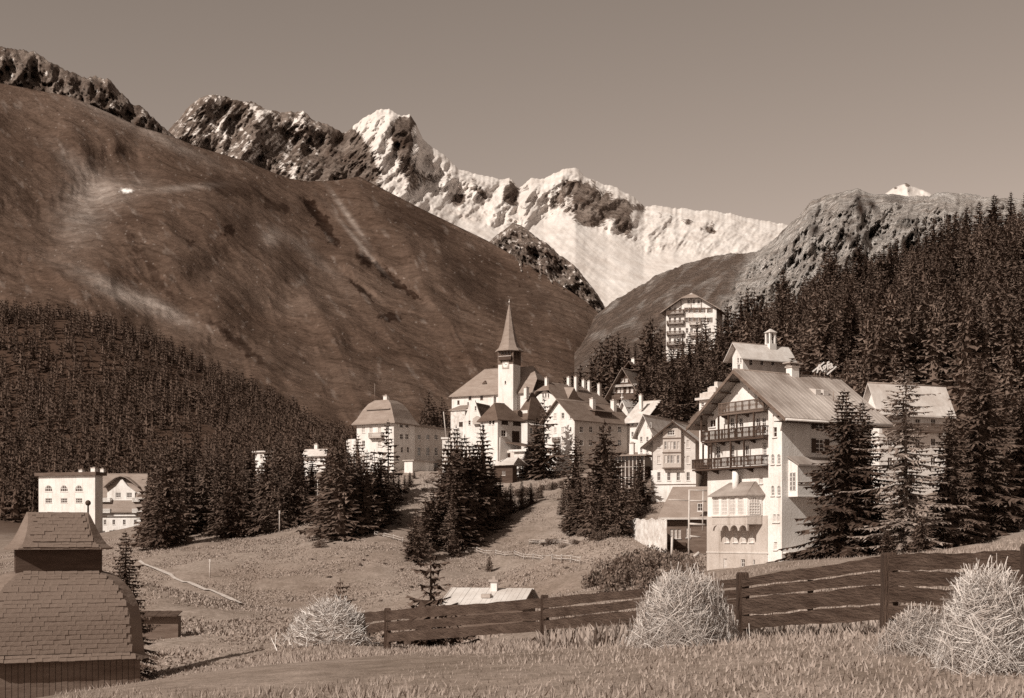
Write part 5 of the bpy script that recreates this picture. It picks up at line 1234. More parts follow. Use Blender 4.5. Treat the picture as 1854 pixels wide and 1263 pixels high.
def spruce(seed, nlev, nb, m, leaf, R=0.17, droop=0.30, base=0.06, power=0.9, core=True, sparse=0.0, ragged=0.25, fw=0.42):
    """crown of a spruce of height 1; leaf = size of a needle spray"""
    r = np.random.default_rng(seed); out = []
    lean = r.normal(0, 0.008, 2)
    for i in range(nlev):
        t = base + (1 - base) * (i / nlev) ** 0.95
        u = (t - base) / (1 - base)
        rad = R * ((1 - u) ** power) * (1 if u > 0.08 else 0.75 + 3 * u)
        k = max(3, int(round(nb * (0.55 + 0.45 * (1 - u)))))
        a0 = r.random() * 6.28
        for j in range(k):
            if r.random() < sparse: continue
            az = a0 + 6.283 * (j + r.uniform(-.35, .35)) / k
            L = rad * (1 + ragged * r.normal()) + 0.006
            if L < 0.005: continue
            d = np.array([math.cos(az), math.sin(az), 0]); sdir = np.array([-d[1], d[0], 0])
            dr = droop * (1.15 - u) * r.uniform(.7, 1.2)
            mm = max(2, int(round(m * L / R)))
            p0 = np.array([lean[0] * t, lean[1] * t, t])
            # a drooping frond: spine with ragged side sprays, all joined
            prev = p0; side = [None, None]
            for q in range(mm):
                s0 = (q + 1) / mm
                p = p0 + d * L * s0 + np.array([0, 0, -L * dr * s0 ** 1.25 + L * .12 * s0 ** 3]) + r.normal(0, .0015, 3)
                wd = (L * fw * (1.08 - s0) + leaf * .35) * r.uniform(.6, 1.3)
                for k2, sg in enumerate((-1, 1)):
                    e = (prev + p) * .5 + sdir * sg * wd + d * wd * r.uniform(.1, .7) + np.array([0, 0, -wd * r.uniform(.15, .7)])
                    out += [prev, p, e]
                    if r.random() < .75:
                        e2 = p + sdir * sg * wd * r.uniform(.2, .8) + d * wd * r.uniform(.3, .9) + np.array([0, 0, -wd * r.uniform(.3, 1.0)])
                        out += [p, (prev + e) * .5, e2]
                if r.random() < .7:
                    e = (prev + p) * .5 + np.array([0, 0, -leaf * r.uniform(.5, 1.15)]) + sdir * leaf * r.uniform(-.4, .4)
                    out += [prev, p, e]
                prev = p
            out += [prev + sdir * leaf * .22, prev - sdir * leaf * .22, prev + d * leaf * .7 + np.array([0, 0, leaf * .1])]
    # leader
    for k in range(3):
        a = k * 2.1; out += [(lean[0] + leaf * .12 * math.cos(a), lean[1] + leaf * .12 * math.sin(a), 1 - leaf * .6), (lean[0] - leaf * .12 * math.cos(a), lean[1] - leaf * .12 * math.sin(a), 1 - leaf * .6), (lean[0], lean[1], 1.01)]
    if core:
        n = 6
        for k in range(n):
            a, b = 6.283 * k / n, 6.283 * (k + 1) / n; rc = R * .36
            out += [(rc * math.cos(a), rc * math.sin(a), base + .05), (rc * math.cos(b), rc * math.sin(b), base + .05), (lean[0] * .8, lean[1] * .8, .86)]
    return np.array(out, np.float32)

def trunk_mesh(name, mat, r0=0.014, base_ext=0.06, lim=True, seed=0, n=7):
    m = MB(); m.tube((0, 0, -base_ext), (0, 0, .5), r0, r0 * .55, n); m.tube((0, 0, .5), (0, 0, .97), r0 * .55, r0 * .12, n)
    rr = random.Random(seed)
    for i in range(10 if lim else 0):
        a = rr.random() * 6.28; z = .06 + .08 * i; L = .11 * (1 - z); m.tube((0, 0, z), (L * math.cos(a), L * math.sin(a), z - L * .15), r0 * .2, r0 * .08, 4)
    return m.mesh(name, mat)

MIDV = [spruce(100 + i, 25, 8, 3, .045, R=[.19, .22, .25, .2, .235, .21][i], base=.015, sparse=.04, power=[.85, .75, .8, .95, .7, .8][i]) for i in range(6)]
MID = [(tri_mesh('crown', v, M['needle']), trunk_mesh('trunk', M['bark'], seed=i)) for i, v in enumerate(MIDV)]
BACKV = [spruce(200 + i, 16, 7, 2, .06, R=[.19, .21, .24, .2][i], base=.02, power=.8) for i in range(4)]
BACK = [(tri_mesh('crown', v, M['needle']), trunk_mesh('trunk', M['bark'], seed=i, lim=False)) for i, v in enumerate(BACKV)]
FARV = [spruce(300 + i, 7, 5, 1, .10, R=[.19, .22, .26, .2][i], core=True, power=.8) for i in range(4)]
HERO = [(tri_mesh('crown', spruce(400 + i, 50, 10, 9, .022, fw=.30, R=[.25, .22][i], droop=.42, base=.01, ragged=.3, power=.72), M['needle']), trunk_mesh('trunk', M['bark'], r0=.013, seed=40 + i)) for i in range(2)]
LARCH = (tri_mesh('crown', spruce(500, 60, 8, 9, .016, fw=.20, R=.18, droop=.3, base=.03, sparse=.3, ragged=.4, power=.5, core=False), M['needle_larch']), trunk_mesh('trunk', M['bark_pale'], r0=.012, seed=9))
THIN = [(tri_mesh('crown', spruce(520 + i, 22, 6, 3, .04, R=.17, droop=.15, base=.06, sparse=.15, core=False, ragged=.4), M['needle']), trunk_mesh('trunk', M['bark'], r0=.012, seed=5)) for i in range(2)]
YOUNG = (tri_mesh('crown', spruce(540, 15, 7, 4, .06, R=.34, droop=.0, base=.02, sparse=.22, core=False, ragged=.45, power=.9), M['needle']), trunk_mesh('trunk', M['bark'], r0=.02, base_ext=.03, seed=5))
BUSHY = (tri_mesh('crown', spruce(560, 16, 8, 4, .09, R=.34, droop=.3, base=.0, power=.6, ragged=.2), M['needle']), trunk_mesh('trunk', M['bark'], r0=.03, base_ext=.03, seed=5))

_tn = 0
def tree(x, y, h, var, label, group=None, wid=1.0, name='spruce_tree', z=None, sink=.15, rot=None):
    z = gz(x, y) if z is None else z
    e = tag(empty(name, (x, y, z - sink), random.random() * 6.28 if rot is None else rot), label, 'tree', group)
    for nm, me in (('trunk', var[1]), ('crown', var[0])):
        o = bpy.data.objects.new(nm, me); o.scale = (h * wid, h * wid, h); link(o, e)
    return e
FOOT = []      # footprints of houses to keep trees out of
for o in list(C.objects):
    if o.type == 'EMPTY' and o.parent is None and o.get('category') in ('house', 'church', 'hotel', 'garage', 'shed', 'hall', 'kiosk', 'conservatory'):
        w_ = [(o.location, o.rotation_euler.z)]
        xs = [v.co for ch in o.children if ch.type == 'MESH' and ch.name.startswith(('wall', 'tower', 'wing', 'side_wing')) for v in ch.data.vertices]
        if xs: FOOT.append((o.location.copy(), o.rotation_euler.z, min(v.x for v in xs) - 2, max(v.x for v in xs) + 2, min(v.y for v in xs) - 2, max(v.y for v in xs) + 2))
def clear_of(x, y, pad=0.0):
    for l, a, x0, x1, y0, y1 in FOOT:
        dx, dy = x - l.x, y - l.y; u = dx * math.cos(a) + dy * math.sin(a); v = -dx * math.sin(a) + dy * math.cos(a)
        if x0 - pad < u < x1 + pad and y0 - pad < v < y1 + pad: return False
    return True
def tree_px(px, top, base, var, label, group=None, wid=1.0, Y=None, **kw):
    Y = Y or ray_ground(px, base)
    if Y is None: return None
    x = (px - CX) * Y / F
    z = gz(x, y := Y)
    h = (HY - top) * Y / F - z
    return tree(x, Y, max(2.0, h), var, label, group, wid, z=z, **kw)

# forest edge along the left of the meadow
EDGE = [(255, 985), (285, 999), (315, 985), (345, 966), (365, 957), (395, 970), (420, 979), (450, 966), (480, 968), (510, 963), (540, 951), (562, 930)]
L1_, G1_ = 'dark spruce in the dense row edging the meadow slope', 'spruces edging the meadow slope'
rr = random.Random(5)
for i in range(20):
    px = 274 + i * 14.9 + rr.uniform(-4, 4); b = ip(EDGE, px) - 2
    top = 842 + 26 * math.sin(i * 1.7) + rr.uniform(-22, 14) - (30 if i % 5 == 2 else 0)
    tree_px(px, top, b, MID[i % 6], L1_, G1_, rr.uniform(.85, 1.15))
for i in range(20):
    px = 276 + i * 15 + rr.uniform(-4, 4); b = ip(EDGE, px) - rr.uniform(10, 26)
    tree_px(px, 822 + rr.uniform(-22, 22), b, MID[(i + 3) % 6], L1_, G1_, rr.uniform(.85, 1.1))
# second clump, below the hip-roofed house
L2_, G2_ = 'spruce in the clump on the bank below the hip-roofed house', 'spruces below the hip-roofed house'
for px, top, b in [(592, 820, 945), (604, 772, 968), (615, 800, 978), (628, 815, 972), (640, 832, 952), (652, 828, 962), (664, 812, 966), (676, 835, 955), (688, 822, 950), (600, 835, 955), (625, 840, 968), (650, 845, 958), (668, 848, 960), (700, 850, 932), (712, 848, 915), (722, 856, 905), (733, 858, 893), (742, 852, 882), (750, 850, 868), (640, 815, 930), (622, 785, 935), (660, 850, 950), (684, 850, 945), (606, 850, 968)]:
    tree_px(px, top, b, MID[(px + top) % 6], L2_, G2_, rr.uniform(1.05, 1.35))
tree_px(703, 757, 905, THIN[0], 'thin sparse spruce standing against the hip-roofed house', None, 1.25)
tree_px(678, 812, 925, THIN[1], 'short thin spruce beside the hip-roofed house corner', None, 1.2)
# central clump
L3_, G3_ = 'spruce in the big dark clump under the church', 'spruces in the clump under the church'
for px, top, b in [(752, 920, 1014), (744, 955, 1014), (770, 895, 995), (785, 880, 990), (800, 845, 985), (812, 790, 975), (828, 768, 962), (845, 785, 965), (858, 800, 962), (875, 762, 948), (868, 800, 955), (890, 835, 945), (905, 858, 940), (925, 872, 930), (945, 868, 922), (962, 872, 915), (980, 876, 905), (820, 838, 990), (840, 862, 985), (858, 880, 975), (880, 880, 962), (788, 920, 992), (765, 945, 1005), (902, 885, 945), (815, 900, 1000), (850, 830, 950), (835, 810, 955), (895, 862, 930), (915, 880, 930), (1000, 872, 890), (795, 955, 988)]:
    tree_px(px, top, b, MID[(px * 3 + top) % 6], L3_, G3_, rr.uniform(1.0, 1.35))
tree_px(822, 960, 1009, BUSHY, 'small dense spruce at the lower tip of the clump under the church', None, .9)
for px, top in ((770, 722), (776, 704), (786, 722), (800, 713), (806, 728), (792, 740), (764, 738)):
    tree_px(px, top, 775, BACK[px % 4], 'dark spruce between the hip-roofed house and the church', 'spruces between house and church', 1.1, Y=rr.uniform(352, 372))
# pair in front of the slate house
tree_px(985, 716, 866, THIN[1], 'tall ragged spruce in front of the white slate-roofed gable', None, 1.5)
tree_px(970, 752, 866, MID[2], 'darker spruce left of the ragged one before the slate-roofed gable', None, 1.1)
tree_px(958, 795, 864, MID[4], 'short spruce beside the white kiosk', None, 1.3)
# right clump
L4_, G4_ = 'spruce in the clump on the bank below the slate-roofed house', 'spruces below the slate-roofed house'
for px, top, b in [(1093, 757, 935), (1082, 800, 940), (1105, 812, 940), (1042, 785, 905), (1050, 840, 960), (1032, 868, 962), (1065, 850, 965), (1078, 872, 970), (1098, 850, 968), (1118, 862, 965), (1132, 872, 955), (1148, 868, 942), (1160, 822, 915), (1152, 850, 925), (1020, 875, 935), (1112, 845, 935), (1060, 872, 955), (1042, 880, 965), (1088, 895, 972), (1128, 895, 965)]:
    tree_px(px, top, b, MID[(px + top * 3) % 6], L4_, G4_, rr.uniform(1.1, 1.5))
# cluster behind the houses and around the hotel
L5_, G5_ = 'tall spruce among the houses on the upper slope', 'spruces on the upper slope'
for px, top, b, Y in [(1070, 640, 700, 385), (1078, 622, 700, 385), (1088, 612, 700, 380), (1098, 604, 700, 385), (1108, 600, 700, 378), (1120, 597, 700, 382), (1131, 604, 700, 380), (1138, 625, 700, 385), (1050, 655, 710, 390), (1036, 668, 710, 390), (1022, 678, 712, 392), (1014, 686, 712, 390), (1150, 618, 690, 392),
                      (1168, 590, 720, 345), (1178, 572, 725, 340), (1188, 600, 725, 338), (1196, 588, 730, 350), (1206, 640, 735, 330), (1216, 622, 740, 325), (1228, 608, 740, 340), (1238, 632, 745, 320), (1248, 600, 740, 345), (1258, 640, 745, 318), (1268, 602, 745, 345), (1278, 585, 740, 350), (1290, 612, 750, 320), (1298, 572, 740, 352), (1308, 590, 745, 330), (1318, 548, 740, 360), (1328, 562, 730, 350), (1342, 525, 700, 372), (1355, 515, 690, 375), (1366, 522, 690, 370), (1378, 535, 690, 360), (1388, 548, 690, 365), (1338, 580, 720, 330), (1352, 575, 700, 335), (1310, 640, 750, 300), (1296, 655, 750, 300), (1280, 640, 750, 300), (1262, 665, 752, 298), (1244, 660, 752, 298), (1225, 668, 752, 296), (1208, 672, 750, 300), (1195, 650, 745, 310), (1180, 640, 735, 320), (1170, 660, 735, 315), (1160, 672, 735, 318), (1236, 600, 650, 372), (1262, 578, 660, 365), (1278, 570, 660, 365)]:
    tree_px(px, top, b, MID[(px + top) % 6] if Y < 350 else BACK[(px + top) % 4], L5_, G5_, rr.uniform(.95, 1.25), Y=Y)
# forest on the right-hand hill
L6_, G6_ = 'tall dark spruce in the steep forest on the right-hand hill', 'spruces of the right-hand hill forest'
for px, top, Y in [(1402, 555, 352), (1410, 512, 372), (1418, 486, 380), (1427, 530, 362), (1436, 545, 372), (1446, 528, 380), (1455, 508, 385), (1466, 512, 380), (1474, 498, 392), (1484, 478, 398), (1494, 462, 402), (1503, 442, 408), (1512, 452, 402), (1522, 474, 398), (1533, 462, 410), (1545, 474, 402), (1556, 438, 418), (1567, 458, 410), (1578, 470, 405), (1590, 452, 415), (1600, 440, 420), (1612, 436, 425), (1625, 428, 430), (1638, 432, 425), (1650, 440, 420), (1663, 422, 430), (1676, 408, 438), (1690, 392, 445), (1703, 398, 440), (1716, 385, 448), (1730, 380, 450), (1750, 372, 455), (1775, 362, 460), (1800, 350, 465), (1830, 345, 470), (1860, 335, 472)]:
    tree_px(px, top, None, MID[(px + top) % 6], L6_, G6_, rr.uniform(.95, 1.2), Y=Y)
n = 0
while n < 62:
    px = rr.uniform(1375, 1890); Y = rr.uniform(232, 390); x = (px - CX) * Y / F
    if not clear_of(x, Y, 1) or (1310 < px < 1445 and Y < 275): continue
    z = gz(x, Y); h = rr.uniform(11.5, 20.5); tp = HY - (z + h) * F / Y
    lim = ip([(1375, 560), (1420, 520), (1500, 470), (1600, 450), (1700, 410), (1900, 340)], px)
    if tp < lim: continue
    tree(x, Y, h, MID[n % 6] if Y < 330 else BACK[n % 4], L6_, G6_, rr.uniform(.95, 1.25), z=z); n += 1
# bare trunks standing in that forest
for px, top, b, Y in ((1615, 622, 705, 240), (1560, 618, 660, 262), (1592, 672, 712, 238)):
    x = (px - CX) * Y / F; z = gz(x, Y); zt_ = (HY - top) * Y / F
    e = tag(empty('bare_trunk', (x, Y, z)), 'pale bare tree trunk standing at the edge of the hill forest', 'tree', 'bare trunks at the hill forest edge'); m = MB(); m.tube((0, 0, -.3), (.15, 0, zt_ - z), .22, .1); m.build('trunk', M['bark_pale'], e)
    for k in range(4):
        m = MB(); zz_ = (zt_ - z) * (.5 + .12 * k); m.tube((.1, 0, zz_), (.1 + .9 * math.cos(k * 2), .9 * math.sin(k * 2), zz_ + .3), .05, .02, 4); m.build('snag', M['bark_pale'], e)
# trees close to the big chalet
tree_px(1533, 700, 1012, HERO[0], 'great dense spruce covering the right side of the big chalet', None, 1.15, Y=112)
tree_px(1562, 722, 1012, HERO[1], 'second spruce grown into the great spruce beside the big chalet', None, 1.05, Y=116)
tree_px(1640, 662, 1012, LARCH, 'sparse larch with pale straight trunk right of the great spruces', None, 1.2, Y=108, name='larch_tree')
tree_px(1722, 735, 1012, HERO[1], 'dark spruce by the larch, opposite the great spruces', None, 1.0, Y=112)
tree_px(1780, 640, 1012, HERO[0], 'tall spruce beyond the larch at the end of the plank fence', None, 1.1, Y=118)
tree_px(1668, 930, 1008, BUSHY, 'low bushy spruce at the foot of the larch', None, 1.2, Y=96)
tree_px(1608, 955, 1008, BUSHY, 'small bushy spruce between the great spruces and larch', None, 1.2, Y=100)
tree_px(1850, 700, 1012, HERO[1], 'broad spruce on the rising ground past the white lodging house', None, 1.2, Y=125)
# single trees in the meadow
tree_px(228, 955, 1108, HERO[1], 'lone narrow spruce on the meadow beside the tiled turret', None, .85, Y=88)
tree_px(886, 1004, 1038, BUSHY, 'tiny lone spruce casting a shadow in mid meadow', None, .85)
tree_px(780, 972, 1110, YOUNG, 'gangly young spruce with bare top behind the plank fence', None, 1.0, Y=38)
tree_px(616, 1036, 1128, YOUNG, 'small young spruce rising from hay at the fence end', None, 1.15, Y=36)

# shrubs
def bush_tris(seed, n, leaf, flat=.75, lob=5):
    r = np.random.default_rng(seed); c = r.uniform(-.55, .55, (lob, 3)); c[:, 2] = r.uniform(.2, .55, lob); rad = r.uniform(.3, .55, lob); out = []
    for i in range(n):
        k = r.integers(lob); d = r.normal(size=3); d /= np.linalg.norm(d); p = c[k] + d * rad[k] * r.uniform(.72, 1.05)
        if p[2] < 0: p[2] *= -.4
        a = r.normal(size=3); b = r.normal(size=3); a *= leaf / np.linalg.norm(a); b *= leaf / np.linalg.norm(b)
        out += [p, p + a, p + b]
    return np.array(out, np.float32) * np.array([1, 1, flat])
def stems(seed):
    m = MB(); r = random.Random(seed)
    for i in range(5): a = i * 1.25; m.tube((0, 0, -.15), (.4 * math.cos(a), .4 * math.sin(a), .45), .03, .012, 4)
    return m.mesh('stems', M['bark'])
BU = [(tri_mesh('foliage', bush_tris(600 + i, 900, .12), M['leaf']), stems(i)) for i in range(3)]
BP = [(tri_mesh('foliage', bush_tris(620 + i, 900, .11), M['leaf_pale']), stems(i)) for i in range(2)]
def shrub(px, base, rpx, var, label, group=None, hk=1.0, Y=None):
    Y = Y or ray_ground(px, base)
    if Y is None: return
    x = (px - CX) * Y / F; s_ = rpx * Y / F
    e = tag(empty('shrub', (x, Y, gz(x, Y) - .05 * s_), random.random() * 6), label, 'shrub', group)
    for nm, me in (('stems', var[1]), ('foliage', var[0])):
        o = bpy.data.objects.new(nm, me); o.scale = (s_, s_, s_ * hk); link(o, e)
shrub(576, 996, 15, BU[0], 'round dark bush alone on the meadow below the forest edge', None, 1.7)
for px, b, r_ in ((1075, 1050, 26), (1100, 1040, 30), (1125, 1052, 30), (1150, 1040, 32), (1178, 1052, 30), (1200, 1035, 26), (1225, 1050, 26), (1140, 1062, 30), (1105, 1066, 28), (1180, 1068, 28), (1215, 1066, 26), (1160, 1022, 26), (1245, 1056, 20), (1130, 1018, 22), (1190, 1016, 22)):
    shrub(px, b, r_ * 1.25, BU[(px // 5) % 3], 'leafy bush in the thicket beside the hay heap', 'bushes of the thicket left of the big chalet', 1.9, Y=min(150, max(100, 240 - (b - 1010) * 2.4)))
for px, b, r_ in ((1000, 985, 17), (985, 990, 11), (1020, 992, 12), (1045, 985, 13), (968, 985, 9), (1060, 968, 18), (1085, 975, 16)):
    shrub(px, b, r_, BU[(px // 3) % 3] if px % 2 else BP[0], 'low scrubby bush on the open bank under the slate-roofed house', 'low bushes on the open bank')
for px, b, r_ in ((1172, 925, 13), (1160, 935, 14), (1185, 932, 11), (1176, 905, 10)):
    shrub(px, b, r_, BP[px % 2], 'pale bush above the whitewashed retaining wall', 'pale bushes above the retaining wall')
for px, b, r_ in ((905, 960, 12), (880, 972, 14), (865, 978, 12), (925, 945, 10), (815, 985, 10)):
    shrub(px, b, r_, BU[px % 3], 'small bush at the lower edge of the clump under the church', 'bushes at the clump edge')
for px, b, r_ in ((890, 906, 13), (905, 904, 14), (922, 902, 14), (938, 900, 14), (954, 897, 14), (970, 894, 13), (985, 890, 13), (1000, 885, 12), (1012, 880, 10), (948, 912, 12), (975, 905, 12), (918, 920, 14), (895, 928, 14)):
    shrub(px, b, r_, BU[px % 3], 'dark bush of the hedge under the shed and kiosk', 'hedge bushes under the kiosk', 1.5)
for px, b, r_ in ((1030, 962, 17), (1055, 972, 16), (1080, 978, 17), (1108, 972, 17), (1130, 965, 15), (1150, 950, 14), (760, 1010, 14), (790, 1000, 14), (835, 990, 15), (640, 960, 14), (700, 935, 13), (725, 905, 12)):
    shrub(px, b, r_, BU[px % 3], 'leafy bush filling the foot of a spruce clump on the bank', 'bushes at the feet of the spruce clumps', 1.4)
for px, b, r_ in ((262, 985, 10), (268, 1002, 6), (250, 975, 9)):
    shrub(px, b, r_, BP[px % 2], 'pale scrub beside the chalet hotel', 'pale scrub by the chalet hotel')
for px, b, r_ in ((775, 878, 10), (783, 870, 9), (768, 888, 8)): shrub(px, b, r_, BP[px % 2], 'pale scrub on the bare earth patch below the garage', 'scrub on the earth patch')

n = 0
while n < 46:
    px = rr.uniform(560, 1080); py = rr.uniform(905, 1092); Y = ray_ground(px, py)
    if Y is None or not 120 < Y < 290 or (760 < px < 960 and py < 1000) or (px < 700 and py < 985): continue
    shrub(px, py, rr.uniform(2.5, 6), (BU + BP)[n % 5], 'small tuft of scrub scattered over the open meadow bank', 'scrub tufts on the meadow bank', rr.uniform(.7, 1.3), Y=Y); n += 1
# the far wood on the left hill: one mass
def wood(name, pts, hs, vars_, mat, label):
    Vs = []; tn = []
    for (x, y, z), h in zip(pts, hs):
        v = vars_[rng.integers(len(vars_))]; a = rng.random() * 6.28; ca, sa = math.cos(a), math.sin(a); w_ = h * rng.uniform(.95, 1.35)
        q = np.empty_like(v); q[:, 0] = (v[:, 0] * ca - v[:, 1] * sa) * w_ + x; q[:, 1] = (v[:, 0] * sa + v[:, 1] * ca) * w_ + y; q[:, 2] = v[:, 2] * h + z - .3; Vs.append(q); tn.append(np.full(len(v), rng.random() ** 1.5))
    V_ = np.concatenate(Vs); o = link(bpy.data.objects.new(name, np_mesh(name, V_, np.arange(len(V_)).reshape(-1, 3), mat, attrs={'tone': np.concatenate(tn)}))); tag(o, label, 'forest', kind='stuff'); return o
N = 2700; pxs = rng.uniform(-160, 655, N); Ys = rng.uniform(430, 985, N) 
xs = (pxs - CX) * Ys / F; Gd = ground(xs, Ys); pyb = HY - Gd[:, 0] * F / Ys
crest = np.interp(pxs, [-160, 131, 250, 330, 450, 560, 640], [560, 560, 585, 615, 695, 752, 800])
keep = (pyb > crest + 14) & ~((np.abs(pxs - 340) < 60) & (np.abs(pyb - 800) < 22) & (rng.random(N) < .8))
keep &= np.array([clear_of(a, b, 2) for a, b in zip(xs, Ys)])
wood('far_forest', np.c_[xs, Ys, Gd[:, 0]][keep], (7 + 9 * rng.random(N) ** 1.3)[keep], FARV, M['needle_far'], 'dense dark spruce forest covering the lower left mountainside')
# deep rows behind the meadow edge and the filled-in hill forest: too many to count
def scatter(n, pr, yr, hr, ok):
    P_, h_ = [], []
    while len(P_) < n:
        px = rr.uniform(*pr); Y = rr.uniform(*yr); x = (px - CX) * Y / F
        if not clear_of(x, Y, 2): continue
        z = gz(x, Y); h = rr.uniform(*hr)
        if not ok(px, Y, HY - (z + h) * F / Y, HY - z * F / Y): continue
        P_.append((x, Y, z)); h_.append(h)
    return P_, h_
P1, h1 = scatter(110, (268, 650), (275, 440), (10, 15), lambda px, Y, tp, b: tp > 768 and not (abs(px - 473) < 10 and Y < 345) and not (abs(px - 572) < 22 and Y < 345))
wood('edge_forest', P1, h1, BACKV, M['needle'], 'deep rows of spruces between the meadow edge and the far hillside forest')
P1, h1 = scatter(420, (1340, 2000), (190, 520), (9, 19), lambda px, Y, tp, b: tp > ip([(1340, 560), (1375, 545), (1420, 515), (1500, 470), (1600, 455), (1700, 415), (1900, 345), (2000, 300)], px) and (Y > 278 or px > 1730 or (px > 1500 and Y > 215)))
wood('hill_forest', P1, h1, BACKV, M['needle'], 'dense spruce mass filling the steep right-hand hill between the taller trees')
# ================================================================== foreground: plank fence, hay, meadow details
fposts = [(560, 1118, 39), (700, 1101, 31), (985, 1077, 24), (1345, 1036, 17), (1612, 1000, 14), (1872, 984, 11.6)]
bf = tag(empty('plank_fence', (P(1345, 1100, 17)[0], 17, gz(P(1345, 1100, 17)[0], 17))), 'weathered dark plank fence climbing across the foreground', 'fence')
fo = Vector(bf.location)
rf = random.Random(21)
for px, top, Y in fposts:
    x, y, z = P(px, top, Y); g_ = gz(x, y); m = MB(); s_ = .075
    m.rings([[(x - fo.x + dx * s_ * k + j, y - fo.y + .09 + dy * s_ * k, zz_ - fo.z) for dx, dy in ((-1, -1), (1, -1), (1, 1), (-1, 1))] for zz_, k, j in ((g_ - .4, 1.1, 0), (g_ + (z - g_) * .5, 1.0, .015), (z - .03, .95, .01), (z, .8, .015))])
    m.build('post', M['post'], bf)
def plank(i, a, b, c, d, u0=0.0, u1=1.0, th=.03):
    """plank between fence posts i and i+1; a,b = top/bottom rows at its left end, c,d at its right end"""
    (pl, _, Yl), (pr, _, Yr) = fposts[i], fposts[i + 1]
    L0, L1 = Vector(P(pl, a, Yl)), Vector(P(pl, b, Yl)); R0, R1 = Vector(P(pr, c, Yr)), Vector(P(pr, d, Yr))
    n = 16; sd = rf.random() * 100; rs = []
    for k in range(n + 1):
        u = u0 + (u1 - u0) * k / n
        t_ = L0.lerp(R0, u); b_ = L1.lerp(R1, u); w_ = (t_ - b_).length
        t_.z += w_ * (.05 * math.sin(sd + u * 11) + .04 * math.sin(sd * 2 + u * 41)); b_.z += w_ * (.05 * math.sin(sd * 3 + u * 9) + .04 * math.sin(sd + u * 37))
        off = Vector((0, -.02 + .012 * math.sin(sd + u * 9), 0))
        rs.append([tuple(b_ - fo + off), tuple(t_ - fo + off), tuple(t_ - fo + off + Vector((0, th, 0))), tuple(b_ - fo + off + Vector((0, th, 0)))])
    m = MB(); m.rings(rs); m.build('board', M['board'], bf)
for i, rows in enumerate([
    [(1122, 1140, 1104, 1123), (1143, 1160, 1126, 1142)],
    [(1104, 1123, 1083, 1101), (1126, 1142, 1104, 1121), (1145, 1162, 1124, 1142)],
    [(1083, 1100, 1046, 1062), (1103, 1119, 1065, 1080), (1122, 1141, 1083, 1112)],
    [(1046, 1062, 1005, 1030), (1065, 1080, 1033, 1055), (1083, 1113, 1058, 1089), (1116, 1138, 1092, 1120)],
    [(1004, 1032, 996, 1030), (1035, 1059, 1034, 1068), (1062, 1090, 1072, 1108), (1094, 1120, 1112, 1140)]]):
    for (a, b, c, d) in rows: plank(i, a, b, c, d, -.012 if rf.random() < .5 else .004, 1.01)
for px, a, b, Y in ((1470, 1050, 1120, 15.6), (1180, 1072, 1140, 20.6)):
    x, y, z = P(px, a, Y); z2 = P(px, b, Y)[2]; m = MB(); m.box((x - fo.x - .03, .06 + y - fo.y, z2 - fo.z), (x - fo.x + .03, .1 + y - fo.y, z - fo.z)); m.build('batten', M['board'], bf)

# hay
def strands(n, fn, mat, name, seed, w=.006):
    r = np.random.default_rng(seed); V = []; T = []
    for i in range(n):
        pts = fn(r); side = r.normal(size=3); side[2] *= .3; side *= w / np.linalg.norm(side); k = len(V)
        for j, p in enumerate(pts):
            f_ = 1 - .6 * j / (len(pts) - 1); V += [p - side * f_, p + side * f_]
        for j in range(len(pts) - 1): a = k + 2 * j; T += [(a, a + 1, a + 3), (a, a + 3, a + 2)]
    return np_mesh(name, np.array(V), np.array(T), mat)
def hay(px, top, Y, rx, ry, label, n, seed, wild=.25, up=.0, w=.006, dome=.55):
    x = (px - CX) * Y / F; g_ = gz(x, Y); h = max(.2, (HY - top) * Y / F - g_)
    e = tag(empty('hay_heap', (x, Y, g_)), label, 'hay'); rs = []; rl_ = random.Random(seed)
    def sh(v): return math.cos(v * math.pi / 2) ** dome
    for k in range(9):
        v = k / 8.6; rs.append([(rx * .88 * sh(v) * math.cos(a) * (1 + .12 * math.sin(3 * a + seed)), ry * .88 * sh(v) * math.sin(a) * (1 + .12 * math.sin(3 * a + seed)), -.1 + (h * .97 + .1) * v) for a in np.linspace(0, 2 * math.pi, 18, False)])
    m = MB(); m.rings(rs, smooth=True); m.build('core', M['hay_core'], e)
    def fn(r):
        v = r.random() ** .8; a = r.random() * 6.283; q_ = 1 + .13 * math.sin(3 * a + seed) + .09 * math.sin(5 * a + 7 * v + seed) + (.35 * r.random() if v < .08 else 0); c = np.array([rx * q_ * sh(v) * math.cos(a), ry * q_ * sh(v) * math.sin(a), h * v * (1 + .06 * math.sin(4 * a))]); o = np.array([math.cos(a), math.sin(a), .5 * v]); tang = np.array([-math.sin(a), math.cos(a), 0])
        L = r.uniform(.15, .6) * (h ** .5); dirv = tang * r.normal(0, 1.3) + o * r.uniform(-.05, wild) + np.array([0, 0, r.normal(-.35 + up, .4)]); dirv /= np.linalg.norm(dirv); pts = []
        p = c - dirv * L * .5 + o * .012
        for j in range(4): pts.append(p.copy()); p = p + dirv * L / 3; dirv = dirv + np.array([0, 0, -.3 + up * .35]) + r.normal(0, .12, 3); dirv /= np.linalg.norm(dirv)
        return pts
    o = link(bpy.data.objects.new('straw', strands(n, fn, M['straw'], 'straw', seed, w)), e); o['kind'] = 'stuff'
    return e
hay(1236, 1056, 15.6, .56, .55, 'tall heap of loose hay before the plank fence', 7000, 1, w=.0038, dome=.46, wild=.18)
hay(1786, 1056, 10.6, .36, .4, 'pale hay heap against the fence near its upper end', 5000, 2, w=.0032, dome=.48, wild=.18)
hay(1672, 1116, 11.6, .36, .3, 'low spread of loose hay under the upper fence planks', 2400, 3, w=.003, wild=.3)
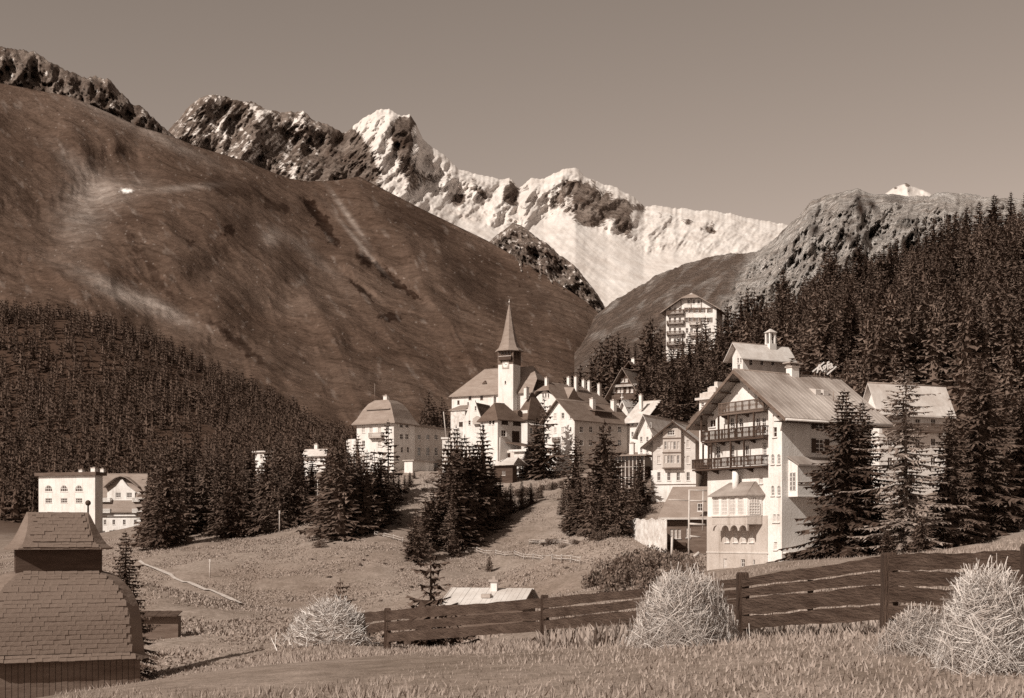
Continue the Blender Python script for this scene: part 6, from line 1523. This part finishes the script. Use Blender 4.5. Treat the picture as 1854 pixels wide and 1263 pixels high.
hay(600, 1092, 33, .95, .8, 'wild tangle of pale dry hay at the lower fence end', 2600, 4, wild=.9, up=.75, w=.011)

# grass
def grass(name, label, n, pr, yr, hr, w, mat, seed, bias=1.0, okf=None):
    r = np.random.default_rng(seed); Y = yr[0] + (yr[1] - yr[0]) * r.random(n) ** bias; px = r.uniform(*pr, n); x = (px - CX) * Y / F; z = ground(x, Y)[:, 0]
    if okf is not None:
        k = okf(px, HY - z * F / Y, Y); x, Y, z = x[k], Y[k], z[k]
    n = len(x); h = r.uniform(*hr, n) * (0.6 + 0.8 * np.clip(fbm(x / 6, Y / 6, 3) + .5, 0, 1)); a = r.random(n) * 6.28; b = r.normal(0, .35, (n, 2)) * h[:, None]; ww = w * r.uniform(.6, 1.4, n)
    p = np.c_[x, Y, z - .03]; d = np.c_[np.cos(a) * ww, np.sin(a) * ww, 0 * x]
    V = np.stack([p - d, p + d, p + np.c_[b, h]], 1).reshape(-1, 3)
    o = link(bpy.data.objects.new(name, tri_mesh(name, V, mat))); tag(o, label, 'grass', kind='stuff')
grass('near_grass', 'rough mown grass in front of the plank fence', 95000, (100, 1900), (8.5, 62), (.03, .12), .012, M['grass'], 31, 1.6)
grass('meadow_grass', 'tufted grass over the open meadow bank', 230000, (-60, 1300), (60, 300), (.08, .26), .12, M['grass'], 32, .75, lambda px, py, Y: (py > 850) & (ground((px - CX) * Y / F, Y)[:, 1] < .5))
grass('chalet_grass', 'rough grass between the plank fence and the big chalet', 40000, (980, 1900), (18, 115), (.08, .28), .04, M['grass'], 33, 1.2)

# rail fence across the meadow
def rail_fence(pts, label, step=17, h=1.0):
    pxs = np.arange(pts[0][0], pts[-1][0] + 1, step); pos = []
    for px in pxs:
        Y = ray_ground(px, ip(pts, px))
        if Y: x = (px - CX) * Y / F; pos.append(Vector((x, Y, gz(x, Y))))
    e = tag(empty('rail_fence', pos[0]), label, 'fence'); o = pos[0]
    for i, p in enumerate(pos): m = MB(); m.tube(p - o + Vector((0, 0, -.2)), p - o + Vector((.05, 0, h)), .07, .06, 6); m.build('post', M['rail'], e)
    for a, b in zip(pos[:-1], pos[1:]):
        for hh in (.4, .8): m = MB(); m.tube(a - o + Vector((0, -.07, h * hh + .05)), b - o + Vector((0, -.07, h * hh + rf.uniform(-.05, .05))), .065, .05, 5); m.build('rail', M['rail'], e)
rail_fence([(846, 1001), (880, 1006), (960, 1014), (1062, 1022)], 'silvery two-rail fence crossing the meadow below the clump', 17)
rail_fence([(678, 971), (745, 986)], 'short silvery rail fence on the bank left of the clump', 17)
rail_fence([(958, 988), (1034, 988)], 'short thin rail fence among the low bushes of the bank', 19, .8)
# footpath
pp = [(252, 1020), (290, 1037), (330, 1056), (370, 1069), (410, 1083), (442, 1099)]; V = []
for px in np.arange(252, 443, 8.0):
    Y = ray_ground(px, ip(pp, px)); x = (px - CX) * Y / F; w_ = .30 + .1 * math.sin(px * .11)
    for sg in (-1, 1): yy = Y + sg * w_ * 1.3; V.append((x + sg * .1, yy, gz(x, yy) + .26))
k = np.arange(len(V) // 2 - 1) * 2; M['path'] = mat_plain('trodden_path', .5, .2, 1.5, .95, .3, 6)
tag(link(bpy.data.objects.new('footpath', np_mesh('footpath', np.array(V), np.stack([k, k + 2, k + 3, k + 1], 1), M['path'], True))), kind='structure')
# telegraph poles
for px, top, b, lb in ((575, 868, 922, 'thin telegraph pole in the gap of the forest edge'), (506, 924, 966, 'short pale post before the forest edge'), (380, 1012, 1050, 'slim white stake on the lower meadow')):
    Y = ray_ground(px, b); x = (px - CX) * Y / F; g_ = gz(x, Y); zt_ = (HY - top) * Y / F - g_; e = tag(empty('pole', (x, Y, g_)), lb, 'pole')
    m = MB(); m.tube((0, 0, -.3), (0, 0, zt_), .11, .08); m.build('shaft', M['rail'], e)
    m = MB(); m.box((-.4, -.05, zt_ * .9), (.4, .05, zt_ * .9 + .12)) if top < 900 else m.box((-.14, -.1, zt_ * .86), (.14, .1, zt_)); m.build('head', M['wood_pale'], e)
